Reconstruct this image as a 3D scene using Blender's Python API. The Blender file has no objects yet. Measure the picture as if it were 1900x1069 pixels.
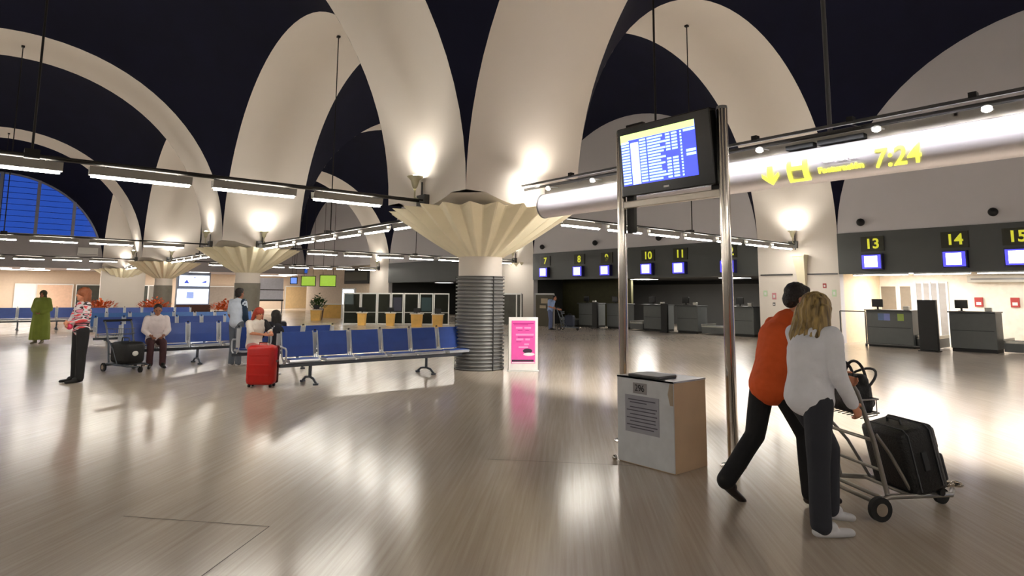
import bpy, bmesh, math, random
from mathutils import Vector, Matrix, noise
import numpy as np
PI = math.pi
scene = bpy.context.scene
C = scene.collection
rnd = random.Random(7)

# ------------------------------------------------------------------ camera
FPX, PITCH, ROLL, CY, TH = 1170.0, 0.1196, -0.0073, 405.5, 0.6937
fw = Vector((math.sin(TH), math.cos(TH), 0)); rt = Vector((math.cos(TH), -math.sin(TH), 0)); up = Vector((0, 0, 1))
look = fw*math.cos(PITCH) + up*math.sin(PITCH)
u2 = -fw*math.sin(PITCH) + up*math.cos(PITCH)
cx = rt*math.cos(ROLL) - u2*math.sin(ROLL)
cyv = rt*math.sin(ROLL) + u2*math.cos(ROLL)
cam_data = bpy.data.cameras.new('camera')
cam = bpy.data.objects.new('camera', cam_data); C.objects.link(cam)
cam_data.sensor_width = 36; cam_data.sensor_fit = 'HORIZONTAL'
cam_data.lens = FPX/1900*36
cam_data.shift_y = -(534.5-CY)/1900
cam_data.clip_end = 300
M = Matrix((cx, cyv, -look)).transposed().to_4x4()
M.translation = Vector((-8.3843, -11.1554, 1.6))
cam.matrix_world = M
scene.camera = cam

# ------------------------------------------------------------------ world, exposure
w = bpy.data.worlds.new('dusk'); scene.world = w; w.use_nodes = True
bg = w.node_tree.nodes['Background']; bg.inputs[0].default_value = (0.035, 0.10, 0.42, 1); bg.inputs[1].default_value = 0.55
vs = scene.view_settings
vs.view_transform = 'Standard'; vs.look = 'None'; vs.gamma = 1; vs.use_curve_mapping = False
vs.exposure = 0.98
UPLIGHT_W = 42.0        # every bowl uplighter on a pier
TUBE_E = 40.0           # fluorescent tubes
GANTRY_W = 360.0        # strip behind the sign gantry

# ------------------------------------------------------------------ constants of the hall
A = 16.026              # pier grid
W = 3.0                 # width of arch bands / piers
HS = (A-W)/2            # half clear span = arch radius
Z0 = 3.575              # springing
HW = W/2
XW = A-HW               # plane of the check-in wall
YE = 3*A-HW             # plane of the end wall

# ------------------------------------------------------------------ materials
def lin(c):
    c = c/255.0
    return c/12.92 if c <= 0.04045 else ((c+0.055)/1.055)**2.4
def rgb(r, g, b): return (lin(r), lin(g), lin(b), 1)
MATS = {}
def mat(name, col, rough=0.5, metal=0.0, var=0.06, nscale=6.0, bump=0.0, bscale=40.0, emit=None, estr=0.0, spec=0.5, coat=0.0):
    if name in MATS: return MATS[name]
    m = bpy.data.materials.new(name); m.use_nodes = True; MATS[name] = m
    nt = m.node_tree; b = nt.nodes['Principled BSDF']
    b.inputs['Roughness'].default_value = rough; b.inputs['Metallic'].default_value = metal
    b.inputs['Specular IOR Level'].default_value = spec
    b.inputs['Coat Weight'].default_value = coat
    tc = nt.nodes.new('ShaderNodeTexCoord')
    n = nt.nodes.new('ShaderNodeTexNoise'); n.inputs['Scale'].default_value = nscale; n.inputs['Detail'].default_value = 4
    nt.links.new(tc.outputs['Object'], n.inputs['Vector'])
    cr = nt.nodes.new('ShaderNodeValToRGB')
    cr.color_ramp.elements[0].position = 0.3; cr.color_ramp.elements[1].position = 0.7
    cr.color_ramp.elements[0].color = tuple(c*(1-var) for c in col[:3])+(1,)
    cr.color_ramp.elements[1].color = tuple(min(1, c*(1+var)) for c in col[:3])+(1,)
    nt.links.new(n.outputs['Fac'], cr.inputs['Fac']); nt.links.new(cr.outputs['Color'], b.inputs['Base Color'])
    if bump > 0:
        n2 = nt.nodes.new('ShaderNodeTexNoise'); n2.inputs['Scale'].default_value = bscale; n2.inputs['Detail'].default_value = 5
        nt.links.new(tc.outputs['Object'], n2.inputs['Vector'])
        bp = nt.nodes.new('ShaderNodeBump'); bp.inputs['Strength'].default_value = bump; bp.inputs['Distance'].default_value = 0.02
        nt.links.new(n2.outputs['Fac'], bp.inputs['Height']); nt.links.new(bp.outputs['Normal'], b.inputs['Normal'])
    if emit:
        b.inputs['Emission Color'].default_value = emit; b.inputs['Emission Strength'].default_value = estr
    return m

white_plaster = mat('white_plaster', rgb(224, 216, 207), 0.75, var=0.015, nscale=0.6)
wall_plaster = mat('wall_plaster', rgb(206, 203, 206), 0.8, var=0.02, nscale=0.6)
cream_conc = mat('cream_concrete', rgb(238, 230, 202), 0.7, var=0.03, nscale=2)
dome_paint = mat('dome_blue_paint', (0.0042, 0.0052, 0.022, 1), 0.75, var=0.15, nscale=1.0, spec=0.25)
dark_metal = mat('dark_grey_metal', rgb(92, 92, 92), 0.42, 0.6, var=0.05)
rib_metal = mat('ribbed_cladding', rgb(128, 128, 127), 0.5, 0.35, var=0.05)
seam_metal = mat('cladding_groove', rgb(48, 48, 48), 0.5, 0.5)
black_metal = mat('black_metal', rgb(32, 30, 28), 0.5, 0.3)
chrome = mat('polished_steel', rgb(205, 198, 188), 0.16, 1.0, var=0.02)
alu = mat('satin_aluminium', rgb(206, 202, 206), 0.42, 0.35, var=0.02)
alu_dull = mat('dull_aluminium', rgb(150, 150, 150), 0.5, 0.7, var=0.04)
white_metal = mat('white_metal', rgb(225, 225, 222), 0.35, 0.0, var=0.02)
fascia = mat('grey_fascia', rgb(74, 77, 76), 0.55, var=0.05, nscale=1)
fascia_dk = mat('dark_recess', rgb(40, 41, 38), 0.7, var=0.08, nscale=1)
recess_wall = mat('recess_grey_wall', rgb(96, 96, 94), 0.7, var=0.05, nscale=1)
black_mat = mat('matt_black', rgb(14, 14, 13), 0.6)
black_gloss = mat('gloss_black_plastic', rgb(12, 12, 14), 0.25)
tube_m = mat('lit_tube', (1, 1, 1, 1), 0.5, emit=(1.0, 0.94, 0.84, 1), estr=TUBE_E)
bulb_m = mat('lit_bulb', (1, 1, 1, 1), 0.5, emit=(1.0, 0.97, 0.86, 1), estr=30)
panel_lit = mat('lit_ceiling_panel', (1, 1, 1, 1), 0.5, emit=(1.0, 0.96, 0.93, 1), estr=9)
blue_seat = mat('blue_seat_vinyl', rgb(50, 82, 164), 0.40, var=0.08, nscale=5)
blue_light = mat('pale_blue_vinyl', rgb(72, 122, 196), 0.35, var=0.06)
seat_metal = mat('seat_grey_metal', rgb(196, 200, 206), 0.35, 0.3, var=0.05)
seat_dark = mat('seat_beam_metal', rgb(92, 98, 106), 0.4, 0.6)
yellow_lit = mat('lit_yellow', (0.9, 0.9, 0.05, 1), 0.5, emit=(0.95, 0.93, 0.07, 1), estr=1.05)
yellow_dim = mat('number_yellow', (0.6, 0.6, 0.03, 1), 0.5, emit=(0.50, 0.50, 0.03, 1), estr=0.42)
olive = mat('olive_black_board', rgb(38, 38, 18), 0.5)
blue_lit = mat('lit_blue_screen', (0.02, 0.02, 0.6, 1), 0.4, emit=(0.07, 0.06, 0.95, 1), estr=0.9)
white_lit = mat('lit_white_screen', (0.9, 0.9, 0.95, 1), 0.4, emit=(0.85, 0.86, 1.0, 1), estr=2.2)
whitetext_lit = mat('lit_white_lettering', (0.9, 0.9, 0.95, 1), 0.4, emit=(0.95, 0.93, 1.0, 1), estr=1.3)
scr_blue = mat('flight_screen_blue', (0.03, 0.04, 0.8, 1), 0.3, emit=(0.055, 0.075, 0.95, 1), estr=1.0)
scr_cyan = mat('flight_screen_rows', (0.3, 0.6, 0.9, 1), 0.3, emit=(0.42, 0.70, 1.0, 1), estr=1.05)
scr_pale = mat('flight_screen_pale', (0.6, 0.8, 0.9, 1), 0.3, emit=(0.62, 0.88, 1.0, 1), estr=1.1)
scr_lime = mat('flight_screen_header', (0.6, 0.8, 0.2, 1), 0.3, emit=(0.58, 0.85, 0.24, 1), estr=1.05)
green_lit = mat('lit_green_screen', (0.2, 0.4, 0.02, 1), 0.4, emit=(0.26, 0.40, 0.03, 1), estr=0.42)
pink = mat('pink_poster', rgb(238, 92, 176), 0.5, var=0.06, nscale=8)
pink_pale = mat('poster_pale_pink', rgb(250, 160, 210), 0.5)
pink_deep = mat('poster_magenta', rgb(190, 30, 130), 0.5)
poster_dark = mat('poster_dark', rgb(60, 40, 60), 0.5)
poster_white = mat('poster_white', rgb(240, 232, 240), 0.5)
cab_white = mat('scuffed_white_laminate', rgb(205, 208, 212), 0.45, var=0.06, nscale=9)
cab_side = mat('beige_laminate', rgb(206, 176, 142), 0.5, var=0.04, nscale=6)
paper = mat('grey_paper', rgb(158, 158, 168), 0.7)
ink = mat('dark_ink', rgb(84, 82, 92), 0.7)
ink2 = mat('black_ink', rgb(40, 38, 40), 0.7)
red_case = mat('red_shell', rgb(200, 18, 12), 0.38, var=0.06)
red_dark = mat('dark_red_fabric', rgb(90, 10, 12), 0.6)
wood = mat('honey_wood', rgb(222, 176, 92), 0.5, var=0.1, nscale=4)
brown = mat('dark_brown_panel', rgb(60, 40, 30), 0.5)
pinkwall = mat('salmon_wall', rgb(222, 186, 160), 0.7)
greywall = mat('lavender_grey_wall', rgb(170, 162, 165), 0.7, var=0.02)
shop_dark = mat('shop_dark_glass', rgb(62, 64, 58), 0.25, var=0.2, nscale=2)
leaf = mat('green_leaf', rgb(52, 82, 34), 0.6, var=0.3, nscale=20)
orange_leaf = mat('orange_leaf', rgb(206, 88, 22), 0.6, var=0.4, nscale=20)
terracotta = mat('planter_brown', rgb(84, 52, 40), 0.7)
red_sign = mat('red_sign', rgb(214, 40, 48), 0.5)
rubber = mat('black_rubber', rgb(20, 20, 20), 0.7)
skin = mat('skin', rgb(205, 140, 108), 0.55, var=0.05, nscale=10)
skin_dk = mat('tanned_skin', rgb(160, 104, 78), 0.55, var=0.05, nscale=10)
luggage = mat('black_nylon', rgb(16, 17, 19), 0.5, bump=0.3, bscale=60)
luggage_g = mat('grey_nylon', rgb(46, 48, 52), 0.5)

# floor: polished travertine
def floor_mat():
    m = bpy.data.materials.new('polished_travertine'); m.use_nodes = True; nt = m.node_tree; b = nt.nodes['Principled BSDF']
    N = nt.nodes.new; L = nt.links.new
    tc = N('ShaderNodeTexCoord')
    mp0 = N('ShaderNodeMapping'); mp0.inputs['Rotation'].default_value = (0, 0, math.radians(-45)); mp = N('ShaderNodeMapping'); mp.inputs['Scale'].default_value = (0.5, 20, 1)
    L(tc.outputs['Object'], mp0.inputs['Vector']); L(mp0.outputs['Vector'], mp.inputs['Vector'])
    n1 = N('ShaderNodeTexNoise'); n1.inputs['Scale'].default_value = 1.6; n1.inputs['Detail'].default_value = 7; n1.inputs['Roughness'].default_value = 0.62
    L(mp.outputs['Vector'], n1.inputs['Vector'])
    cr = N('ShaderNodeValToRGB'); cr.color_ramp.elements[0].position = 0.25; cr.color_ramp.elements[1].position = 0.75
    cr.color_ramp.elements[0].color = rgb(176, 162, 146); cr.color_ramp.elements[1].color = rgb(200, 188, 173)
    L(n1.outputs['Fac'], cr.inputs['Fac'])
    n3 = N('ShaderNodeTexNoise'); n3.inputs['Scale'].default_value = 0.35; n3.inputs['Detail'].default_value = 2
    L(tc.outputs['Object'], n3.inputs['Vector'])
    mx = N('ShaderNodeMix'); mx.data_type = 'RGBA'; mx.blend_type = 'MULTIPLY'; mx.inputs['Factor'].default_value = 0.25
    L(cr.outputs['Color'], mx.inputs['A']); L(n3.outputs['Color'], mx.inputs['B'])
    hs = N('ShaderNodeHueSaturation'); hs.inputs['Saturation'].default_value = 0.0; hs.inputs['Value'].default_value = 1.6
    L(n3.outputs['Color'], hs.inputs['Color']); L(hs.outputs['Color'], mx.inputs['B'])
    L(mx.outputs['Result'], b.inputs['Base Color'])
    mr = N('ShaderNodeMapRange'); mr.inputs['To Min'].default_value = 0.17; mr.inputs['To Max'].default_value = 0.20
    L(n1.outputs['Fac'], mr.inputs['Value']); L(mr.outputs['Result'], b.inputs['Roughness'])
    b.inputs['Specular IOR Level'].default_value = 0.6
    return m
floor_m = floor_mat()
joint_m = mat('floor_joint', rgb(70, 58, 50), 0.7)

def fabric(name, r, g, b, bump=0.5, bscale=9.0, rough=0.8): return mat(name, rgb(r, g, b), rough, var=0.08, nscale=5, bump=bump, bscale=bscale)

# ------------------------------------------------------------------ mesh helpers
def obj(name, bm, m, parent=None, smooth=False, angle=None):
    bm.normal_update()
    bmesh.ops.recalc_face_normals(bm, faces=bm.faces)
    me = bpy.data.meshes.new(name); bm.to_mesh(me); bm.free()
    if smooth:
        for p in me.polygons: p.use_smooth = True
        if angle is not None:
            me.set_sharp_from_angle(angle=math.radians(angle))
    me.materials.append(m)
    o = bpy.data.objects.new(name, me); C.objects.link(o)
    if parent: o.parent = parent
    return o
def tag(o, label, cat=None, group=None, kind=None):
    if label: o['label'] = label
    if cat: o['category'] = cat
    if group: o['group'] = group
    if kind: o['kind'] = kind
    return o
def thing(name, label, cat, loc=(0, 0, 0), rz=0, group=None):
    o = bpy.data.objects.new(name, None); C.objects.link(o); o.empty_display_size = 0.2
    o.location = loc; o.rotation_euler = (0, 0, rz)
    return tag(o, label, cat, group)
def struct(name, bm, m, **k):
    o = obj(name, bm, m, **k); o['kind'] = 'structure'; return o
def kids(o): return [c for c in bpy.data.objects if c.parent == o]
def dup(root, loc, rz, label, group=None):
    r = root.copy(); C.objects.link(r); r.location = loc; r.rotation_euler = (0, 0, rz); r['label'] = label
    if group: r['group'] = group
    for ch in kids(root):
        c = ch.copy(); C.objects.link(c); c.parent = r
        for g in kids(ch):
            d = g.copy(); C.objects.link(d); d.parent = c
    return r
def BM(): return bmesh.new()
def box(bm, x0, x1, y0, y1, z0, z1, mtx=None, bev=0.0):
    vs_ = [Vector((x, y, z)) for x in (x0, x1) for y in (y0, y1) for z in (z0, z1)]
    if mtx: vs_ = [mtx @ v for v in vs_]
    v = [bm.verts.new(p) for p in vs_]
    fs = [bm.faces.new([v[i] for i in f]) for f in ((0, 1, 3, 2), (4, 6, 7, 5), (0, 4, 5, 1), (2, 3, 7, 6), (0, 2, 6, 4), (1, 5, 7, 3))]
    if bev > 0:
        es = list({e for f in fs for e in f.edges})
        bmesh.ops.bevel(bm, geom=es, offset=bev, segments=2, affect='EDGES', profile=0.5)
    return bm
def frame_axes(d):
    d = Vector(d).normalized(); a = Vector((0, 0, 1)) if abs(d.z) < 0.95 else Vector((1, 0, 0))
    x = a.cross(d).normalized(); y = d.cross(x).normalized(); return x, y, d
def loft(bm, rings, cap=True):
    prev = None; first = None
    for r in rings:
        cur = [bm.verts.new(p) for p in r]
        if prev:
            n = len(cur)
            for i in range(n): bm.faces.new((prev[i], prev[(i+1) % n], cur[(i+1) % n], cur[i]))
        else: first = cur
        prev = cur
    if cap:
        bm.faces.new(list(reversed(first))); bm.faces.new(prev)
def rod(bm, a, b, r, r2=None, n=12):
    a = Vector(a); b = Vector(b); r2 = r if r2 is None else r2
    x, y, d = frame_axes(b-a)
    loft(bm, [[p+(x*math.cos(2*PI*i/n)+y*math.sin(2*PI*i/n))*q for i in range(n)] for p, q in ((a, r), (b, r2))])
    return bm
def path(bm, pts, r, n=10, closed=False):
    pts = [Vector(p) for p in pts]; rings = []
    x = None
    for i, p in enumerate(pts):
        d = (pts[min(i+1, len(pts)-1)]-pts[max(i-1, 0)]).normalized()
        if x is None: x, y, _ = frame_axes(d)
        else:
            x = (x-d*x.dot(d)).normalized()
        y = d.cross(x).normalized()
        rings.append([p+(x*math.cos(2*PI*k/n)+y*math.sin(2*PI*k/n))*r for k in range(n)])
    loft(bm, rings); return bm
def lathe(bm, prof, n=32, c=(0, 0, 0), cap=False):
    loft(bm, [[Vector((c[0]+r*math.cos(2*PI*i/n), c[1]+r*math.sin(2*PI*i/n), c[2]+z)) for i in range(n)] for r, z in prof], cap)
    return bm
def capsule(bm, a, b, ra, rb, flat=1.0, fdir=None, n=14, m=5):
    """tapered capsule; flat scales the section along fdir"""
    a = Vector(a); b = Vector(b); d = (b-a)
    if d.length < 1e-5: d = Vector((0, 0, 1e-4)); b = a+d
    if fdir is not None:
        dn = d.normalized(); y = Vector(fdir); y = (y-dn*y.dot(dn)).normalized(); x = y.cross(dn).normalized()
    else: x, y, dn = frame_axes(d)
    rings = []
    for i in range(m):
        t = PI/2*(i+0.15)/m
        rings.append((a-dn*ra*math.cos(t), ra*math.sin(t)))
    rings.append((a, ra)); rings.append((b, rb))
    for i in reversed(range(m)):
        t = PI/2*(i+0.15)/m
        rings.append((b+dn*rb*math.cos(t), rb*math.sin(t)))
    loft(bm, [[p+(x*math.cos(2*PI*k/n)+y*flat*math.sin(2*PI*k/n))*r for k in range(n)] for p, r in rings])
    return bm
def ellip(bm, c, rx, ry, rz, rot=None, n=18, m=12):
    c = Vector(c); rings = []
    for i in range(m+1):
        t = PI*(i+0.0)/m; t = min(max(t, 0.08), PI-0.08)
        ring = []
        for k in range(n):
            v = Vector((rx*math.sin(t)*math.cos(2*PI*k/n), ry*math.sin(t)*math.sin(2*PI*k/n), -rz*math.cos(t)))
            if rot: v = rot @ v
            ring.append(c+v)
        rings.append(ring)
    loft(bm, rings); return bm
def remesh(name, bm, m, parent, voxel, smooth=4, disp=None):
    me = bpy.data.meshes.new('tmp'); bmesh.ops.recalc_face_normals(bm, faces=bm.faces); bm.to_mesh(me); bm.free()
    o = bpy.data.objects.new('tmp', me); C.objects.link(o)
    r = o.modifiers.new('r', 'REMESH'); r.mode = 'VOXEL'; r.voxel_size = voxel; r.use_smooth_shade = True
    s = o.modifiers.new('s', 'SMOOTH'); s.factor = 0.5; s.iterations = smooth
    dg = bpy.context.evaluated_depsgraph_get(); dg.update()
    ne = bpy.data.meshes.new_from_object(o.evaluated_get(dg)); bpy.data.objects.remove(o); bpy.data.meshes.remove(me)
    ne.name = name; ne.materials.clear(); ne.materials.append(m)
    if disp:
        nrm = [v.normal.copy() for v in ne.vertices]
        for v, nn in zip(ne.vertices, nrm): v.co = v.co + nn*disp(v.co)
    for p in ne.polygons: p.use_smooth = True
    q = bpy.data.objects.new(name, ne); C.objects.link(q)
    if parent: q.parent = parent
    return q
def text(name, s, size, m, parent, loc, rot, ext=0.004, align='CENTER', sx=1.0, shear=0.0, bold=0.0):
    cu = bpy.data.curves.new('t', 'FONT'); cu.body = s; cu.size = size; cu.extrude = ext; cu.align_x = align; cu.align_y = 'CENTER'
    cu.shear = shear; cu.offset = bold
    o = bpy.data.objects.new('t', cu); C.objects.link(o)
    dg = bpy.context.evaluated_depsgraph_get(); dg.update()
    me = bpy.data.meshes.new_from_object(o.evaluated_get(dg)); bpy.data.objects.remove(o)
    me.materials.clear(); me.materials.append(m)
    q = bpy.data.objects.new(name, me); C.objects.link(q); q.location = loc; q.rotation_euler = rot; q.scale = (sx, 1, 1)
    if parent: q.parent = parent
    return q
FACE_NX = (PI/2, 0, -PI/2)      # lettering that faces -x
FACE_NY = (PI/2, 0, 0)          # lettering that faces -y
def spot(name, loc, direction, watts, size=0.06, angle=120, blend=0.6, col=(1, 0.93, 0.80)):
    l = bpy.data.lights.new(name, 'SPOT'); l.energy = watts; l.shadow_soft_size = size; l.spot_size = math.radians(angle); l.spot_blend = blend; l.color = col
    o = bpy.data.objects.new(name, l); C.objects.link(o); o.location = loc
    o.rotation_euler = Vector(direction).to_track_quat('-Z', 'Y').to_euler(); return o
def area(name, loc, direction, sx, sy, watts, col=(1, 0.93, 0.80), spread=180):
    l = bpy.data.lights.new(name, 'AREA'); l.shape = 'RECTANGLE'; l.size = sx; l.size_y = sy; l.energy = watts; l.color = col; l.spread = math.radians(spread)
    o = bpy.data.objects.new(name, l); C.objects.link(o); o.location = loc
    o.rotation_euler = Vector(direction).to_track_quat('-Z', 'Y').to_euler(); return o

# ================================================================== STRUCTURE
bm = BM(); box(bm, -31, 62, -31, 64, -0.3, 0); struct('floor', bm, floor_m)
# slab joints seen in the foreground
bm = BM()
for a_, b_ in (((-7.48, -5.74), (-6.74, -6.59)), ((-6.74, -6.59), (-7.40, -7.22)), ((-4.47, -6.1), (-3.2, -7.5))):
    a2 = Vector((*a_, 0.0)); b2 = Vector((*b_, 0.0)); d = (b2-a2).normalized(); n_ = Vector((-d.y, d.x, 0))*0.0035
    v = [bm.verts.new(p+Vector((0, 0, 0.0015))) for p in (a2-n_, b2-n_, b2+n_, a2+n_)]; bm.faces.new(v)
struct('trim_1', bm, joint_m)

# sail domes, one per bay
def dome(i, j):
    bm = BM(); n = 40; cx_ = (i+0.5)*A; cy_ = (j+0.5)*A; g = []
    for a_ in range(n+1):
        row = []
        for b_ in range(n+1):
            s = HS*math.sin(-PI/2+PI*a_/n); t = HS*math.sin(-PI/2+PI*b_/n)
            row.append(bm.verts.new((cx_+s, cy_+t, Z0+math.sqrt(max(0, 2*HS*HS-s*s-t*t)))))
        g.append(row)
    for a_ in range(n):
        for b_ in range(n): bm.faces.new((g[a_][b_], g[a_+1][b_], g[a_+1][b_+1], g[a_][b_+1]))
    struct('ceiling', bm, dome_paint, smooth=True)
for i in (-2, -1, 0):
    for j in (-2, -1, 0, 1, 2): dome(i, j)

# arch bands
TR = [10]
def band(axis, line, k, wd=W):
    """arch over span k..k+1 on a grid line; axis 'x' runs along x at y=line"""
    bm = BM(); n = 48; rings = []
    c = (k+0.5)*A
    for i in range(n+1):
        t = PI*i/n; ring = []
        for (off, r) in ((-wd/2, HS), (wd/2, HS), (wd/2, HS+0.5), (-wd/2, HS+0.5)):
            s = c-r*math.cos(t); z = Z0+r*math.sin(t)
            s = max(min(s, c+HS+0.5), c-HS-0.5)
            ring.append(Vector((s, line*A+off, z)) if axis == 'x' else Vector((line*A+off, s, z)))
        rings.append(ring)
    loft(bm, rings)
    TR[0] += 1
    struct('trim_%d' % TR[0], bm, white_plaster, smooth=True, angle=35)
for yl in (-1, 0, 1, 2):
    for k in (-2, -1, 0): band('x', yl, k)
for xl in (-1, 0):
    for k in (-2, -1, 0, 1, 2): band('y', xl, k)

# right hand wall with its check-in openings
bm = BM()
box(bm, XW, XW+0.3, -31, YE, 3.79, 11)
for k in (-1, 0, 1, 2): box(bm, XW, XW+0.3, k*A-HW, k*A+HW, 0, 3.79)
struct('wall_right', bm, wall_plaster)
bm = BM()
for k in (-1, 0, 1, 2): box(bm, XW-0.012, XW, k*A-HW, k*A+HW, 0, 3.60)
struct('wall_right_piers', bm, white_plaster)
for n_, k in ((2, -2), (3, -1), (4, 0), (5, 1)):
    bm = BM(); box(bm, XW-0.05, XW+0.25, k*A+HW, (k+1)*A-HW, 2.38, 3.79)
    struct('trim_%d' % n_, bm, fascia)
# recesses behind the openings
def recess(name, y0, y1, depth, h, wm, cm, back=None):
    bm = BM(); x1 = XW+depth
    box(bm, x1, x1+0.1, y0, y1, 0, h); struct('wall_'+name, bm, back or wm)
    bm = BM(); box(bm, XW+0.3, x1, y0-0.1, y0, 0, h); struct('wall_'+name+'_near', bm, wm)
    bm = BM(); box(bm, XW+0.3, x1, y1, y1+0.1, 0, h); struct('wall_'+name+'_far', bm, wm)
    bm = BM(); box(bm, XW+0.26, x1, y0, y1, h, h+0.1); struct('ceiling', bm, cm)
bright_wall = mat('bright_white_wall', rgb(236, 228, 214), 0.7)
cream_wall = mat('cream_wall', rgb(232, 212, 180), 0.7)
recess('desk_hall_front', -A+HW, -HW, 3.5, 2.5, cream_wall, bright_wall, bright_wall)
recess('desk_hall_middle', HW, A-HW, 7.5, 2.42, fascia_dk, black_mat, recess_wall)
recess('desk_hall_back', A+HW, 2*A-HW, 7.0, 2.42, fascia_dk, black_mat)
bm = BM(); box(bm, XW+7.3, XW+7.48, HW, A-HW, 2.22, 2.42); struct('trim_6', bm, black_mat)
for y in (4, 9): area('dim_hall_fill', (XW+2.5, y, 2.38), (0, 0, -1), 1.0, 1.0, 75, (1, .95, .88))  # added fill that lifts the dark middle hall; no real lamp hangs here
for y in (20, 27): area('dim_hall_fill', (XW+2.5, y, 2.38), (0, 0, -1), 1.0, 1.0, 15, (1, .95, .88))  # same added fill for the back hall, not a fitting
# olive dark screen wall at the far side of the middle desk hall
bm = BM(); box(bm, XW+2.2, XW+2.35, 9.6, A-HW, 0, 2.42); struct('wall_olive_partition', bm, mat('olive_dark', rgb(52, 50, 22), 0.7, var=0.15))

# far hall wall (end wall) with arched window
bm = BM()
box(bm, -1.5, 14.5, YE, YE+0.3, 3.3, 11)
box(bm, -31, -A+HW, YE, YE+0.3, 3.3, 11)
box(bm, -A+HW, -HW, YE, YE+0.3, 3.3, 5.75)
struct('wall_end', bm, mat('end_wall_grey', rgb(176, 172, 174), 0.75, var=0.02))
bm = BM()
for k in (-1, 0): box(bm, k*A-HW, k*A+HW, YE-0.02, YE+0.3, 0.0, 11)
struct('wall_end_piers', bm, white_plaster)
# window: sky panes, mullions, transoms
glass_blue = bpy.data.materials.new('dusk_window_glass'); glass_blue.use_nodes = True
nt = glass_blue.node_tree; nt.nodes.remove(nt.nodes['Principled BSDF']); out = nt.nodes['Material Output']
tr = nt.nodes.new('ShaderNodeBsdfTransparent'); tr.inputs[0].default_value = (0.62, 0.72, 0.95, 1)
gl = nt.nodes.new('ShaderNodeBsdfGlossy'); gl.inputs['Roughness'].default_value = 0.08
fr = nt.nodes.new('ShaderNodeFresnel'); fr.inputs[0].default_value = 1.35
mx = nt.nodes.new('ShaderNodeMixShader'); nt.links.new(fr.outputs[0], mx.inputs[0]); nt.links.new(tr.outputs[0], mx.inputs[1]); nt.links.new(gl.outputs[0], mx.inputs[2]); nt.links.new(mx.outputs[0], out.inputs[0])
wc = -A/2
win = thing('window_1', None, None, (wc, YE, 0)); win['kind'] = 'structure'
bm = BM(); n = 40; pts = [Vector((-HS, 0.12, 5.75))]+[]
ang0 = math.asin((5.75-Z0)/HS)
ring = [Vector((HS*math.cos(ang0+(PI-2*ang0)*i/n), 0.12, Z0+HS*math.sin(ang0+(PI-2*ang0)*i/n))) for i in range(n+1)]
bm.faces.new([bm.verts.new(p) for p in ring]); obj('glass_pane', bm, glass_blue, win)
bm = BM()
for xm in (-4.4, -2.2, 0, 2.2, 4.45):
    h = math.sqrt(HS*HS-xm*xm); box(bm, xm-0.1, xm+0.1, -0.02, 0.26, 5.75, Z0+h)
obj('mullion', bm, mat('window_frame_grey', rgb(150, 156, 176), 0.5), win)
bm = BM(); zz = 6.15
while zz < 9.9:
    h = math.sqrt(max(0, HS*HS-(zz-Z0)**2)); box(bm, -h, h, 0.14, 0.19, zz-0.018, zz+0.018); zz += 0.42
obj('glazing_bar', bm, mat('glazing_bar_blue', rgb(92, 120, 200), 0.4), win)
# arched frame
bm = BM(); rings = []
for i in range(n+1):
    t = ang0+(PI-2*ang0)*i/n
    rings.append([Vector((r*math.cos(t), y, Z0+r*math.sin(t))) for r, y in ((HS-0.12, 0.0), (HS-0.12, 0.25), (HS+0.1, 0.25), (HS+0.1, 0.0))])
loft(bm, rings); obj('window_frame', bm, mat('window_frame_grey', rgb(150, 156, 176), 0.5), win)

# concourse beyond the end wall: low ceiling, far wall
bm = BM(); box(bm, -31, 30, YE+0.3, 60, 3.3, 3.45); struct('ceiling', bm, greywall)
bm = BM(); box(bm, -31, 30, 54, 54.2, 0, 3.3); struct('wall_far', bm, mat('far_wall_beige', rgb(212, 192, 170), 0.7, var=0.03))
bm = BM(); box(bm, -31.2, -30.9, -31, 60, 0, 14); struct('wall_left', bm, wall_plaster)
bm = BM(); box(bm, -31, 16, -31.2, -30.9, 0, 14); struct('wall_back', bm, wall_plaster)
bm = BM(); box(bm, 22.2, 22.4, YE, 60, 0, 3.3); box(bm, XW+0.3, 22.3, YE-0.02, YE+0.1, 0, 3.3); struct('wall_far_side', bm, wall_plaster)
# outside ground and roof closing (keeps daylight out of the recesses)
# back shops on the end bay of the right wall
bm = BM(); box(bm, XW+0.25, XW+0.3, 2*A+HW, YE, 0, 3.79); struct('wall_kiosk_bay', bm, mat('beige_kiosk_wall', rgb(206, 188, 166), .7))

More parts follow.
